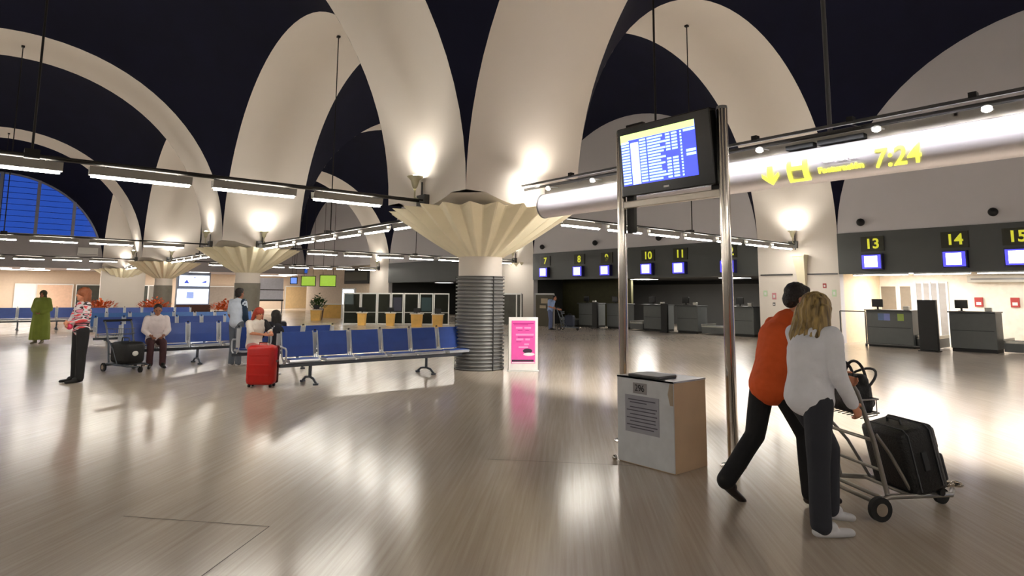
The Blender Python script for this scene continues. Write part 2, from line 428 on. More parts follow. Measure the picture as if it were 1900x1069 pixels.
# ================================================================== COLUMNS
def column(x, y, label, clad=True, half=False, neckgrey=False):
    c = thing('column', label, 'column', (x, y, 0))
    if clad:
        bm = BM(); prof = []
        n_r = 26; h = 1.98/n_r
        for k in range(n_r):
            z = k*h; prof += [(0.515, z+0.003), (0.534, z+h*0.18), (0.536, z+h*0.34), (0.530, z+h*0.52), (0.495, z+h*0.62), (0.495, z+h*0.94)]
        prof.append((0.535, 1.98)); prof.append((0.44, 1.985)); prof = [(0.4, 0.0)]+prof
        lathe(bm, prof, 56); o = obj('cladding', bm, rib_metal, c, smooth=True, angle=25)
        bm = BM(); a0 = math.radians(-95)
        for a_ in (-95, 25, 145):
            a_ = math.radians(a_); m4 = Matrix.Rotation(a_, 4, 'Z'); box(bm, 0.528, 0.541, -0.012, 0.012, 0.0, 1.98, m4)
        obj('cladding_seam', bm, seam_metal, c)
    else:
        bm = BM(); lathe(bm, [(0.5, 0), (0.5, 1.98), (0.44, 1.985)], 40); obj('cladding', bm, mat('warm_grey_shaft', rgb(132, 128, 118), 0.5, 0.2), c, smooth=True, angle=30)
    bm = BM(); lathe(bm, [(0.48, 1.98), (0.48, 2.42)], 40, cap=True); obj('neck', bm, white_plaster, c, smooth=True, angle=40)
    # fluted capital
    bm = BM(); nf = 24; steps = 10; rings = []
    for s in range(steps+1):
        t = s/steps; z = 2.40+(3.36-2.40)*t; R = 0.50+(2.02-0.50)*(t**0.92); dep = 0.02+0.24*t
        ring = []
        for k in range(nf*4):
            a_ = 2*PI*(k+0.35*(1 if k%4==0 else -1 if k%4==1 else 1 if k%4==2 else -1))/(nf*4); r = R if k % 4 < 2 else R-dep
            zz_ = z if (k % 4 < 2 or s < steps) else z-0.03
            ring.append(Vector((r*math.cos(a_), r*math.sin(a_), zz_)))
        rings.append(ring)
    # top lip folding inward
    ring = []
    for k in range(nf*4):
        a_ = 2*PI*k/(nf*4); r = 1.6
        ring.append(Vector((r*math.cos(a_), r*math.sin(a_), 3.36)))
    rings.append(ring)
    loft(bm, rings); obj('capital', bm, cream_conc, c)
    # pier block, its foot cut by a cone
    bm = BM(); n = 96; lo = []; hi = []; inn = []
    for k in range(n):
        a_ = 2*PI*(k+0.5)/n+PI/4*0; ca, sa = math.cos(a_), math.sin(a_); rho = HW/max(abs(ca), abs(sa))
        rho = min(rho, HW*1.38)
        z = 3.38+(rho-HW)*0.62
        lo.append(Vector((rho*ca, rho*sa, z))); hi.append(Vector((rho*ca, rho*sa, Z0+0.5))); inn.append(Vector((1.2*ca, 1.2*sa, 3.30)))
    loft(bm, [inn, lo, hi]); obj('pier_block', bm, white_plaster, c, smooth=True, angle=30)
    return c
column(0, 0, 'nearest fluted cream mushroom column with dark ribbed metal cladding, behind the blue seats')
column(0, A, 'second fluted cream column, grey shaft, behind the man in the white T-shirt', clad=False)
column(0, 2*A, 'third cream mushroom column, partly hidden behind the second one', clad=False)
column(0, 3*A-0.6, 'farthest brightly lit mushroom column at the left end of the hall', clad=False)
column(A+0.2, A, 'mushroom column built into the check-in wall behind the nearest column', clad=False)
# corbel on the front wall pier
cb = thing('wall_corbel', 'narrow cream tapered corbel on the white wall pier above the couple', 'corbel', (XW, -0.22, 0))
bm = BM()
loft(bm, [[Vector((-d, -w_, z)), Vector((-d, w_, z)), Vector((0, w_, z)), Vector((0, -w_, z))] for d, w_, z in ((0.10, 0.12, 1.7), (0.2, 0.15, 2.4), (0.34, 0.21, 3.05))])
obj('corbel_block', bm, cream_conc, cb)
bm = BM(); box(bm, -0.36, 0, -0.23, 0.23, 3.05, 3.1); obj('corbel_cap', bm, cream_conc, cb)
for (y0, y1, lb) in ((0.16, 1.4, 'dark horizontal trim strip left of the tapered corbel on the pier'), (-1.45, -0.4, 'dark horizontal trim strip right of the tapered corbel on the pier')):
    bm = BM(); box(bm, XW-0.05, XW-.012, y0, y1, 2.37, 2.42); tag(obj('wall_strip', bm, dark_metal), lb, 'trim strip')

# ================================================================== LIGHTING RAILS
def make_rail(label, loc, rz, hang=True):
    """local +x from the pier centre to the next one"""
    r = thing('lighting_rail', label, 'light rail', loc, rz, 'lighting rails between the columns')
    bm = BM(); rod(bm, (HW+0.05, 0, 3.5), (A-HW-0.05, 0, 3.5), 0.028); rod(bm, (HW+0.05, 0.16, 3.5), (A-HW-0.05, 0.16, 3.5), 0.016)
    obj('rail_tube', bm, black_metal, r, smooth=True, angle=40)
    for s in (HW+0.05, A-HW-0.05):
        bm = BM(); box(bm, s-0.07, s+0.07, -0.09, 0.22, 3.36, 3.62); rod(bm, (s, 0, 3.3), (s, 0, 3.9), 0.02)
        obj('end_bracket', bm, dark_metal, r)
    for s, sg in ((HW+0.22, 1), (A-HW-0.22, -1)):
        bm = BM(); lathe(bm, [(0.03, 3.74), (0.06, 3.80), (0.09, 3.92), (0.17, 4.0), (0.155, 4.0), (0.07, 3.94)], 20, (s, 0, 0)); rod(bm, (s, 0, 3.55), (s, 0, 3.78), 0.018)
        rod(bm, (s, 0, 3.56), (s-0.17*sg, 0, 3.5), 0.018)
        u = obj('uplight', bm, mat('lamp_bowl', rgb(196, 190, 160), 0.5), r, smooth=True, angle=40)
        bm = BM(); ellip(bm, (s, 0, 3.99), 0.07, 0.07, 0.05); obj('bulb', bm, bulb_m, u, smooth=True)
    for k in range(7):
        c0 = 3.18+1.72*k-0.70; c1 = c0+1.40
        bm = BM()
        loft(bm, [[Vector((x, -0.06, 3.325)), Vector((x, -0.085, 3.45)), Vector((x, -0.07, 3.45)), Vector((x, -0.05, 3.37)), Vector((x, 0.05, 3.37)), Vector((x, 0.07, 3.45)), Vector((x, 0.085, 3.45)), Vector((x, 0.06, 3.325))] for x in (c0, c1)])
        rod(bm, (c0+0.2, 0, 3.39), (c0+0.2, 0, 3.5), 0.012); rod(bm, (c1-0.2, 0, 3.39), (c1-0.2, 0, 3.5), 0.012)
        l = obj('luminaire', bm, mat('luminaire_body', rgb(150, 147, 140), 0.5), r)
        bm = BM(); box(bm, c0+0.03, c1-0.03, -0.028, 0.028, 3.29, 3.325); obj('lamp_tube', bm, tube_m, l)
        bm = BM(); box(bm, c0+0.15, c1-0.15, -0.03, 0.03, 3.372, 3.39); obj('upper_tube', bm, tube_m, l)
    if hang:
        bm = BM(); rod(bm, (A/2, 0, 3.5), (A/2, 0, Z0+HS), 0.016); box(bm, A/2-0.05, A/2+0.05, -0.05, 0.05, Z0+HS-0.06, Z0+HS)
        box(bm, A/2-0.09, A/2+0.09, -0.02, 0.18, 3.46, 3.58)
        obj('hanger_rod', bm, black_metal, r)
    return r
def rail_lights(loc, rz, power=1.0):
    m4 = Matrix.Translation(loc) @ Matrix.Rotation(rz, 4, 'Z')
    for s, sg in ((HW+0.22, 1), (A-HW-0.22, -1)):
        p = m4 @ Vector((s, 0, 4.08)); d = (m4.to_3x3() @ Vector((-sg*0.12, 0, 1)))
        spot('uplight_lamp', p, d, UPLIGHT_W*power, 0.05, 165, 0.9, (1.0, 0.93, 0.82))
rails = [((0, 0, 0), PI, 'nearest light rail, running left from the nearest mushroom column'),
 ((0, 0, 0), PI/2, 'light rail running back from the nearest column to the second column'),
 ((0, A, 0), PI, 'light rail running left from the second column, below the arched window'),
 ((0, A, 0), PI/2, 'short looking light rail between the second and third columns'),
 ((0, 2*A, 0), PI, 'farthest light rail at the left, running left from the third column'),
 ((0, 0, 0), 0, 'light rail from the nearest column to the white wall pier, above numbers 8 to 11'),
 ((0, A, 0), 0, 'light rail from the second column towards the check-in wall, above the glass screens'),
 ((0, 2*A, 0), 0, 'light rail above the green screens, right of the third column'),
 ((0, 2*A, 0), PI/2, 'light rail between the third and farthest columns')]
base_rail = None
for loc, rz, lb in rails:
    if base_rail is None: base_rail = make_rail(lb, loc, rz)
    else: dup(base_rail, loc, rz, lb)
    rail_lights(loc, rz)
for loc, rz, lb in (((-A, 0, 0), -PI/2, 'light rail outside the left of the frame, over the near floor'), ((-A, 0, 0), PI/2, 'light rail beyond the left edge beside the near bay'), ((0, -A, 0), 0, 'light rail beyond the right edge before the front desks'),
                    ((0, -A, 0), PI, 'light rail behind the camera')):
    dup(base_rail, loc, rz, lb); rail_lights(loc, rz)
# the two lamps of the gantry arch
for y in (-HW-0.32, -A+HW+0.32):
    spot('uplight_lamp', (0.25, y, 3.95), (0, -0.12 if y > -5 else 0.12, 1), UPLIGHT_W*0.7, 0.06, 165, 0.9, (1.0, 0.92, 0.80))
    spot('pier_flood', (-0.05, y-0.15 if y > -5 else y+0.15, 3.78), (0, 1 if y > -5 else -1, -0.35), UPLIGHT_W*0.9, 0.08, 150, 0.9, (1.0, 0.93, 0.84))

# ================================================================== SIGN GANTRY
g = thing('sign_gantry', 'long aluminium sign housing with yellow lettering, hung across the hall at the right', 'hanging sign', (0, 0, 0))
Y0, Y1 = -2.08, -14.4
bm = BM(); n = 28
prof = [Vector((0.20*math.cos(2*PI*i/n), 0, 3.33+0.235*math.sin(2*PI*i/n))) for i in range(n)]
loft(bm, [[p+Vector((0, y, 0)) for p in prof] for y in (Y0, Y1)]); obj('sign_housing', bm, alu, g, smooth=True, angle=40)
bm = BM()
for y in (Y0, Y1): loft(bm, [[Vector((p.x*1.03, y+dy, 3.33+(p.z-3.33)*1.03)) for p in prof] for dy in (-0.02, 0.02)])
obj('end_cap', bm, alu_dull, g, smooth=True, angle=40)
bm = BM(); rod(bm, (-0.10, -1.15, 3.80), (-0.10, Y1, 3.80), 0.022); rod(bm, (-0.02, -1.15, 3.73), (-0.02, Y1, 3.73), 0.03); obj('top_rail', bm, dark_metal, g, smooth=True, angle=40)
bm = BM(); box(bm, 0.0, 0.03, Y0, Y1, 3.5, 3.70); obj('top_plate', bm, mat('warm_grey_plate', rgb(168, 162, 152), 0.4, 0.5), g)
bm = BM(); box(bm, -0.115, 0.02, -7.05, -7.42, 3.575, 3.635); box(bm, -0.115, 0.02, -7.48, -8.05, 3.575, 3.635); obj('vent_grille', bm, black_mat, g)
for y in (-2.9, -4.3, -5.7, -6.6, -7.9, -9.2, -10.5, -12):
    bm = BM(); box(bm, -0.13, -0.04, y-0.04, y+0.04, 3.8, 3.87); obj('rail_clamp', bm, black_metal, g)
for y in (-2.45, -3.6, -4.9, -6.75, -8.25, -9.35, -10.6, -12.2):
    bm = BM(); rod(bm, (0.0, y, 3.66), (-0.24, y, 3.64), 0.012); lathe(bm, [(0.02, 3.66), (0.05, 3.64), (0.055, 3.6), (0.045, 3.595)], 16, (-0.25, y, 0))
    s_ = obj('picture_light', bm, white_metal, g, smooth=True, angle=40)
    bm = BM(); ellip(bm, (-0.25, y, 3.60), 0.038, 0.038, 0.02); obj('bulb', bm, bulb_m, s_, smooth=True)
for y in (-4.8, -11.6):
    bm = BM(); rod(bm, (0, y, 3.72), (0, y, Z0+math.sqrt(HS*HS-(y+A/2)**2)), 0.018); obj('hanger_rod', bm, black_metal, g)
bm = BM(); rod(bm, (0, -7.6, 3.72), (0, -7.6, Z0+HS), 0.03); obj('hanger_rod', bm, dark_metal, g)
# lamp trough on the check-in side
bm = BM(); box(bm, 0.22, 0.46, Y0-0.3, Y1+0.2, 3.70, 3.78)
for y in (-3, -6, -9, -12): box(bm, 0.0, 0.3, y-0.02, y+0.02, 3.66, 3.70)
tro = obj('lamp_trough', bm, alu_dull, g)
bm = BM(); box(bm, 0.27, 0.41, Y0-0.35, Y1+0.3, 3.675, 3.698); obj('lamp_tube', bm, mat('trough_tube', (1, 1, 1, 1), 0.5, emit=(1, 0.95, 0.88, 1), estr=8), tro)
area('trough_lamp', (0.34, (Y0+Y1)/2-0.02, 3.66), (0.0, 0, -1), 11.4, 0.12, GANTRY_W, (1, 0.95, 0.88)).rotation_euler = (0, 0, PI/2)
# slim lamps washing the face of the sign
for y in (-3.6, -6.7, -9.8, -12.9):
    l = area('face_lamp', (-0.42, y, 3.68), (0.72, 0, -0.69), 3.0, 0.03, 9.0, (0.97, 0.95, 1.0), 70)
    l.rotation_euler = (Matrix(((0, -0.69, -0.72), (1, 0, 0), (0, -0.72, 0.69)))).to_euler()
bm = BM(); box(bm, -0.45, -0.41, Y0-0.1, Y1+0.2, 3.69, 3.72)
for y in (-3, -5.5, -8, -10.5, -13): rod(bm, (-0.02, y, 3.73), (-0.43, y, 3.705), 0.008)
obj('front_lamp_bar', bm, dark_metal, g)
# lettering follows the curved face
def on_face(z):  # x of the curved face at height z
    t = (z-3.33)/0.235; return -0.20*math.sqrt(max(0, 1-t*t))-0.004
def wrap(o, lift=0.0):
    """bend flat lettering (already placed in world axes) round the housing"""
    me = o.data
    bm = bmesh.new(); bm.from_mesh(me); bmesh.ops.triangulate(bm, faces=bm.faces); bmesh.ops.subdivide_edges(bm, edges=bm.edges, cuts=4, use_grid_fill=True); bm.to_mesh(me); bm.free()
    mw = Matrix.LocRotScale(o.location, o.rotation_euler.to_quaternion(), o.scale); 
    for v in me.vertices:
        p = mw @ v.co; arc = (p.z-3.33-0.05); ang = arc/0.235; ang = max(-1.2, min(1.2, ang))
        d = p.x+0.2
        v.co = Vector((-(0.20+0.010-d)*math.cos(ang), p.y, 3.33+(0.235+0.010-d)*math.sin(ang)))
    o.location = (0, 0, 0); o.rotation_euler = (0, 0, 0); o.scale = (1, 1, 1)
def subdiv_plate(name, polys, m, parent):
    """polys: list of (y0,y1,z0,z1) rectangles on the face"""
    bm = BM()
    for y0, y1, z0, z1 in polys:
        n = 8
        for i in range(n):
            za = z0+(z1-z0)*i/n; zb = z0+(z1-z0)*(i+1)/n
            box(bm, -0.204, -0.2, min(y0, y1), max(y0, y1), za, zb)
    o = obj(name, bm, m, parent); wrap(o); return o
# arrow
bm = BM()
pl = [(-6.86, 3.15), (-6.98, 3.28), (-6.98, 3.33), (-6.90, 3.27), (-6.90, 3.42), (-6.82, 3.42), (-6.82, 3.27), (-6.74, 3.33), (-6.74, 3.28)]
f1 = [bm.verts.new((-0.2, y, z)) for y, z in pl]; f2 = [bm.verts.new((-0.205, y, z)) for y, z in pl]
bm.faces.new(f1); bm.faces.new(f2)
for i in range(len(pl)): bm.faces.new((f1[i], f1[(i+1) % len(pl)], f2[(i+1) % len(pl)], f2[i]))
o = obj('arrow_symbol', bm, yellow_lit, g); wrap(o)
# suitcase pictogram
subdiv_plate('suitcase_symbol', [(-7.10, -7.38, 3.15, 3.18), (-7.10, -7.38, 3.32, 3.37), (-7.10, -7.15, 3.15, 3.37), (-7.31, -7.38, 3.15, 3.45), (-7.10, -7.16, 3.37, 3.45)], yellow_lit, g)
for nm, s, sz, mt_, y, z, sx, sh in (('lettering', 'Check-in', 0.115, whitetext_lit, -7.78, 3.40, 1.0, 0.0), ('lettering', 'Facturación', 0.105, yellow_lit, -7.78, 3.265, 1.13, 0.0), ('lettering', '7:24', 0.33, yellow_lit, -8.42, 3.30, 0.92, 0.15)):
    o = text(nm, s, sz, mt_, None, (-0.2, y, z), FACE_NX, 0.002, 'CENTER', sx, sh, 0.004)
    wrap(o); o.parent = g

# ================================================================== CHECK-IN NUMBERS AND SCREENS
def desk_sign(num, y):
    t = thing('desk_number_sign', 'yellow number %s over its lit blue and white screen on the dark fascia' % num, 'desk sign', (XW-0.05, y, 0), 0, 'numbered screens over the check-in desks')
    bm = BM(); box(bm, -0.04, 0, -0.36, 0.36, 3.12, 3.62); obj('number_board', bm, olive, t)
    text('numeral', num, 0.46, yellow_dim, t, (-0.045, 0, 3.36), FACE_NX, 0.004, 'CENTER', 1.0, 0, 0.012)
    bm = BM(); box(bm, -0.20, 0, -0.33, 0.33, 2.50, 3.03, bev=0.015); d = obj('display_case', bm, mat('display_case_navy', rgb(22, 20, 74), 0.4), t)
    bm = BM(); box(bm, -0.206, -0.198, -0.29, 0.29, 2.54, 2.99); obj('screen', bm, blue_lit, d)
    bm = BM(); box(bm, -0.212, -0.204, -0.19, 0.21, 2.59, 2.95); obj('screen_text_area', bm, white_lit, d)
    return t
for num, y in (('7', 13.5), ('8', 11.0), ('9', 9.18), ('10', 6.72), ('11', 5.0), ('12', 2.7), ('13', -2.65), ('14', -5.0), ('15', -6.55)): desk_sign(num, y)
for i, (y, lb) in enumerate(((-2.35, 'round black wall speaker above desk number 13'), (-6.04, 'round black wall speaker between numbers 14 and 15'), (13.67, 'small round black wall speaker above desk number 7'), (9.86, 'small black wall speaker above desk number 9'), (6.06, 'small black wall speaker above desks 10 and 11'))):
    t = thing('wall_speaker', lb, 'speaker', (XW, y, 4.12), 0, 'black speakers along the wall above the desks')
    bm = BM(); ellip(bm, (-0.16, 0, 0), 0.13, 0.13, 0.13); obj('speaker_ball', bm, black_mat, t, smooth=True)
    bm = BM(); rod(bm, (0, 0, 0), (-0.1, 0, 0), 0.04); obj('bracket', bm, black_metal, t)

# ================================================================== FLIGHT MONITOR STAND
ms = thing('monitor_stand', 'pair of polished steel poles carrying the flight monitor', 'monitor stand', (-2.81, -7.09, 0))
for y in (0.66, -0.66):
    bm = BM(); rod(bm, (0, y, 0.02), (0, y, 3.47), 0.052, n=20); obj('pole', bm, chrome, ms, smooth=True, angle=40)
    bm = BM(); lathe(bm, [(0.12, 0), (0.12, 0.012), (0.06, 0.02), (0.055, 0.04)], 24, (0, y, 0), cap=True); obj('base_plate', bm, chrome, ms, smooth=True, angle=40)
    bm = BM(); lathe(bm, [(0.055, 3.47), (0.05, 3.50), (0.0, 3.505)], 20, (0, y, 0)); obj('pole_cap', bm, alu_dull, ms)
bm = BM(); box(bm, -0.03, 0.03, -0.62, 0.62, 2.58, 2.66, bev=0.01); obj('crossbar', bm, mat('champagne_bar', rgb(196, 188, 178), 0.35, 0.6), ms)
bm = BM(); box(bm, 0.02, 0.07, 0.50, 0.60, 2.3, 3.55); box(bm, 0.02, 0.07, 0.36, 0.60, 3.4, 3.56); obj('mount_bracket', bm, black_metal, ms)
bm = BM(); box(bm, 0.02, 0.07, -0.60, -0.50, 2.58, 3.4); obj('mount_bracket', bm, black_metal, ms)
mo = thing('flight_monitor', 'large black framed monitor with the blue flight list, between the steel poles', 'monitor', (-2.84, -7.09, 3.10))
tilt = Matrix.Rotation(math.radians(-6), 4, 'Y')
bm = BM(); box(bm, -0.07, 0.06, -0.60, 0.60, -0.39, 0.39, tilt, bev=0.012); obj('case', bm, black_gloss, mo)
bm = BM(); box(bm, -0.074, -0.069, -0.42, 0.555, -0.27, 0.305, tilt); sc_ = obj('screen', bm, scr_blue, mo)
def rects(name, rs, m, x0=-0.077, x1=-0.0742):
    bm = BM()
    for y0, y1, z0, z1 in rs: box(bm, x0, x1, min(y0, y1), max(y0, y1), z0, z1, tilt)
    return obj(name, bm, m, sc_)
rects('header_band', [(-0.42, 0.555, 0.235, 0.305), (0.45, 0.555, 0.20, 0.235)], scr_lime)
rects('time_column', [(0.31, 0.42, -0.265, 0.20)], scr_pale)
rr = []; rr2 = []
rows = 15
for k in range(rows):
    z1 = 0.222-k*0.0325; z0 = z1-0.020
    rr.append((0.55, 0.44, z0, z1))
    x = 0.295
    rr.append((x, x-0.085, z0, z1)); rr.append((0.19, 0.19-rnd.uniform(0.16, 0.30), z0, z1))
    if k not in (6, 7): rr.append((-0.13, -0.20, z0, z1)); rr.append((-0.055, -0.11, z0, z1))
    rr2.append((-0.235, -0.255, z0, z1))
rects('flight_rows', rr, scr_cyan); rects('status_marks', rr2, scr_cyan); rects('column_heading', [(-0.28, -0.42, 0.20, 0.226)], scr_cyan)
rects('remark_line', [(-0.30, -0.415, -0.015, 0.012)], scr_cyan); rects('remark_line', [(-0.30, -0.415, -0.055, -0.028)], scr_cyan)
bm = BM(); box(bm, -0.0745, -0.070, -0.05, 0.02, -0.345, -0.325, tilt); obj('maker_badge', bm, white_metal, mo)

# ================================================================== CABINET UNDER THE MONITOR
cb = thing('cabinet', 'scuffed white cabinet with grey notices, at the foot of the steel poles', 'cabinet', (-3.48, -7.58, 0))
bm = BM(); box(bm, 0, 0.50, 0, 0.66, 0.0, 0.80, bev=0.004); obj('carcass', bm, cab_side, cb)
bm = BM(); box(bm, -0.012, 0.0, 0.0, 0.66, 0.01, 0.815); obj('front_panel', bm, cab_white, cb)
bm = BM(); box(bm, -0.012, 0.505, 0.0, 0.665, 0.80, 0.815); obj('top', bm, mat('brushed_top', rgb(150, 152, 156), 0.3, 0.5), cb)
bm = BM(); box(bm, 0.02, 0.3, 0.18, 0.55, 0.815, 0.84, bev=0.008); obj('flap', bm, dark_metal, cb)
bm = BM(); loft(bm, [[Vector((-0.014, 0.035*s_, 0.8)), Vector((-0.02, 0.055*s_, 0.70)), Vector((-0.014, 0.035*s_, 0.60)), Vector((-0.012, 0.0, 0.60)), Vector((-0.012, 0.0, 0.8))] for s_ in (1, 1.001)])
obj('torn_edge', bm, mat('bare_board', rgb(176, 160, 140), 0.8), cb)
bm = BM(); box(bm, -0.016, -0.012, 0.16, 0.56, 0.30, 0.645); nt_ = obj('notice_sheet', bm, paper, cb)
bm = BM()
for k, (z, a0, a1) in enumerate(((0.60, .2, .52), (0.575, .3, .5), (0.53, .18, .50), (0.50, .2, .54), (0.465, .18, .5), (0.43, .2, .54), (0.40, .2, .50), (0.365, .18, .54), (0.34, .22, .5))):
    box(bm, -0.018, -0.016, a0, a1, z, z+0.009)
obj('text_lines', bm, ink, nt_)
bm = BM(); box(bm, -0.017, -0.012, 0.30, 0.46, 0.665, 0.765); lb_ = obj('number_sticker', bm, mat('sticker_grey', rgb(150, 146, 148), 0.6), cb)
text('sticker_number', '296', 0.09, ink2, lb_, (-0.0185, 0.38, 0.715), FACE_NX, 0.0008, 'CENTER', 0.85, 0, 0.0)
bm = BM(); ellip(bm, (0, 0, 0), 0.028, 0.028, 0.028); bolt = obj('floor_bolt', bm, chrome, None, smooth=True); bolt.location = (-3.52, -6.90, 0.028)
tag(bolt, 'small round steel knob on the floor at the left corner of the white cabinet', 'knob')

# ================================================================== PINK POSTER STAND
ps = thing('poster_stand', 'white framed stand with a bright pink poster beside the ribbed column', 'poster stand', (0.45, -0.93, 0), math.radians(-35))
bm = BM(); box(bm, -0.31, 0.31, -0.03, 0.03, 0.02, 1.12, bev=0.01); obj('frame', bm, mat('white_frame', rgb(238, 234, 230), 0.4), ps)
bm = BM(); box(bm, -0.33, 0.33, -0.09, 0.11, 0.0, 0.02); obj('foot', bm, white_metal, ps)
bm = BM(); box(bm, -0.25, 0.25, -0.036, -0.030, 0.16, 1.05); po = obj('poster', bm, pink, ps)
bm = BM()
for z, a0, a1 in ((0.98, -.22, .22), (0.955, -.2, .1), (0.60, -.15, -.04), (0.84, -.12, -.02), (0.84, .04, .12), (0.70, -.12, .2)): box(bm, a0, a1, -0.039, -0.036, z, z+0.014)
obj('poster_dark_lines', bm, pink_deep, po)
bm = BM()
for z, a0, a1 in ((0.88, -.16, -.02), (0.88, .02, .16), (0.74, -.16, .22), (0.64, -.15, .0), (0.64, .04, .14), (0.54, .02, .12), (0.48, -.1, .1)): box(bm, a0, a1, -0.039, -0.036, z, z+0.035)
obj('poster_pale_lines', bm, pink_pale, po)
bm = BM(); ellip(bm, (0.09, -0.036, 0.42), 0.10, 0.004, 0.05); obj('poster_cap_shape', bm, poster_dark, po)
bm = BM(); ellip(bm, (0.12, -0.038, 0.35), 0.12, 0.004, 0.035); box(bm, -0.24, 0.24, -0.038, -0.036, 0.165, 0.19); obj('poster_white_shape', bm, poster_white, po)
bm = BM(); box(bm, -0.24, 0.22, -0.038, -0.036, 0.20, 0.24); obj('poster_footer', bm, poster_dark, po)

# ================================================================== BEAM SEATING
def make_bench(label, loc, rz, n, foot_at, group='blue beam seats in the waiting area', cush=None, pitch=0.66):
    """seats face local -y"""
    t = thing('beam_seating', label, 'bench', loc, rz, group)
    L = n*pitch
    t.scale = (1, 0.82, 1)
    bm = BM(); box(bm, -0.05, L+0.05, -0.30, -0.20, 0.31, 0.37, bev=0.006); obj('beam', bm, seat_dark, t)
    for k in range(n):
        x0 = k*pitch+0.055; x1 = (k+1)*pitch-0.055
        bm = BM()
        loft(bm, [[Vector((x, -0.50, 0.395)), Vector((x, -0.50, 0.42)), Vector((x, -0.46, 0.445)), Vector((x, -0.08, 0.43)), Vector((x, -0.06, 0.40))] for x in (x0, x1)])
        s = obj('seat', bm, seat_metal, t)
        bm = BM()
        loft(bm, [[Vector((x, -0.46, 0.447)), Vector((x, -0.44, 0.462)), Vector((x, -0.10, 0.452)), Vector((x, -0.09, 0.432))] for x in (x0+0.03, x1-0.03)]); obj('seat_cushion', bm, cush or blue_seat, s)
        bm = BM()
        loft(bm, [[Vector((x, -0.075, 0.47)), Vector((x, -0.035, 0.66)), Vector((x, 0.035, 0.90)), Vector((x, 0.055, 0.90)), Vector((x, -0.01, 0.66)), Vector((x, -0.05, 0.47))] for x in (x0, x1)])
        obj('backrest', bm, cush or blue_seat, t)
    for k in range(n+1):
        x = k*pitch
        bm = BM()
        for dx in ((-0.042, 0.042) if 0 < k < n else (0.042 if k == 0 else -0.042,)):
            path(bm, [(x+dx, -0.20, 0.37), (x+dx, -0.06, 0.47), (x+dx, -0.01, 0.68), (x+dx, 0.055, 0.91)], 0.014, 8)
        box(bm, x-0.035, x+0.035, 0.03, 0.06, 0.50, 0.88)
        obj('back_frame', bm, seat_metal, t)
        if k in (0, n) or k % 2 == 1 or True:
            bm = BM()
            path(bm, [(x, -0.04, 0.66), (x, -0.12, 0.655), (x, -0.38, 0.64), (x, -0.44, 0.60), (x, -0.44, 0.50), (x, -0.40, 0.40), (x, -0.26, 0.36)] if k in (0, n) else [(x, -0.26, 0.36), (x, -0.10, 0.44), (x, -0.05, 0.5)], 0.017, 8)
            obj('armrest', bm, seat_metal, t, smooth=True)
        bm = BM(); ellip(bm, (x, 0.045, 0.925), 0.022, 0.022, 0.016); obj('top_cap', bm, black_mat, t)
    for x in foot_at:
        bm = BM()
        rod(bm, (x, -0.25, 0.31), (x, -0.25, 0.12), 0.03)
        path(bm, [(x, -0.25, 0.12), (x, -0.45, 0.10), (x, -0.58, 0.03)], 0.022, 8); path(bm, [(x, -0.25, 0.12), (x, -0.02, 0.10), (x, 0.14, 0.03)], 0.022, 8)
        rod(bm, (x, -0.58, 0), (x, -0.58, 0.035), 0.05); rod(bm, (x, 0.14, 0), (x, 0.14, 0.035), 0.05)
        obj('leg', bm, seat_dark, t, smooth=True, angle=40)
    return t
make_bench('nearest row of six blue seats with grey frames, left of the ribbed column', (-4.30, 0.15, 0), 0, 6, (0.50, 2.92))
make_bench('short blue seat row back to back behind the nearest row, two women on it', (-2.4, 2.25, 0), PI, 3, (0.66, 1.4))
make_bench('row of blue seats behind the standing man, the white shirted man at its left end', (-6.05, 4.75, 0), 0, 4, (1.5,))
make_bench('dim blue seat row directly behind the seated man in the white shirt', (-6.0, 9.2, 0), 0, 5, (0.7, 2.7))
make_bench('long pale blue topped seat row further back, left of the monitor kiosk', (-5.9, 13.2, 0), 0, 8, (0.7, 4.4), cush=blue_light)
make_bench('far blue seat row behind the green robed person, near the left edge', (-7.9, 22.0, 0), 0, 4, (0.7, 2.0))
make_bench('farthest blue seat row, between the striped woman and the planters', (-4.9, 21.0, 0), 0, 6, (0.7, 3.2))

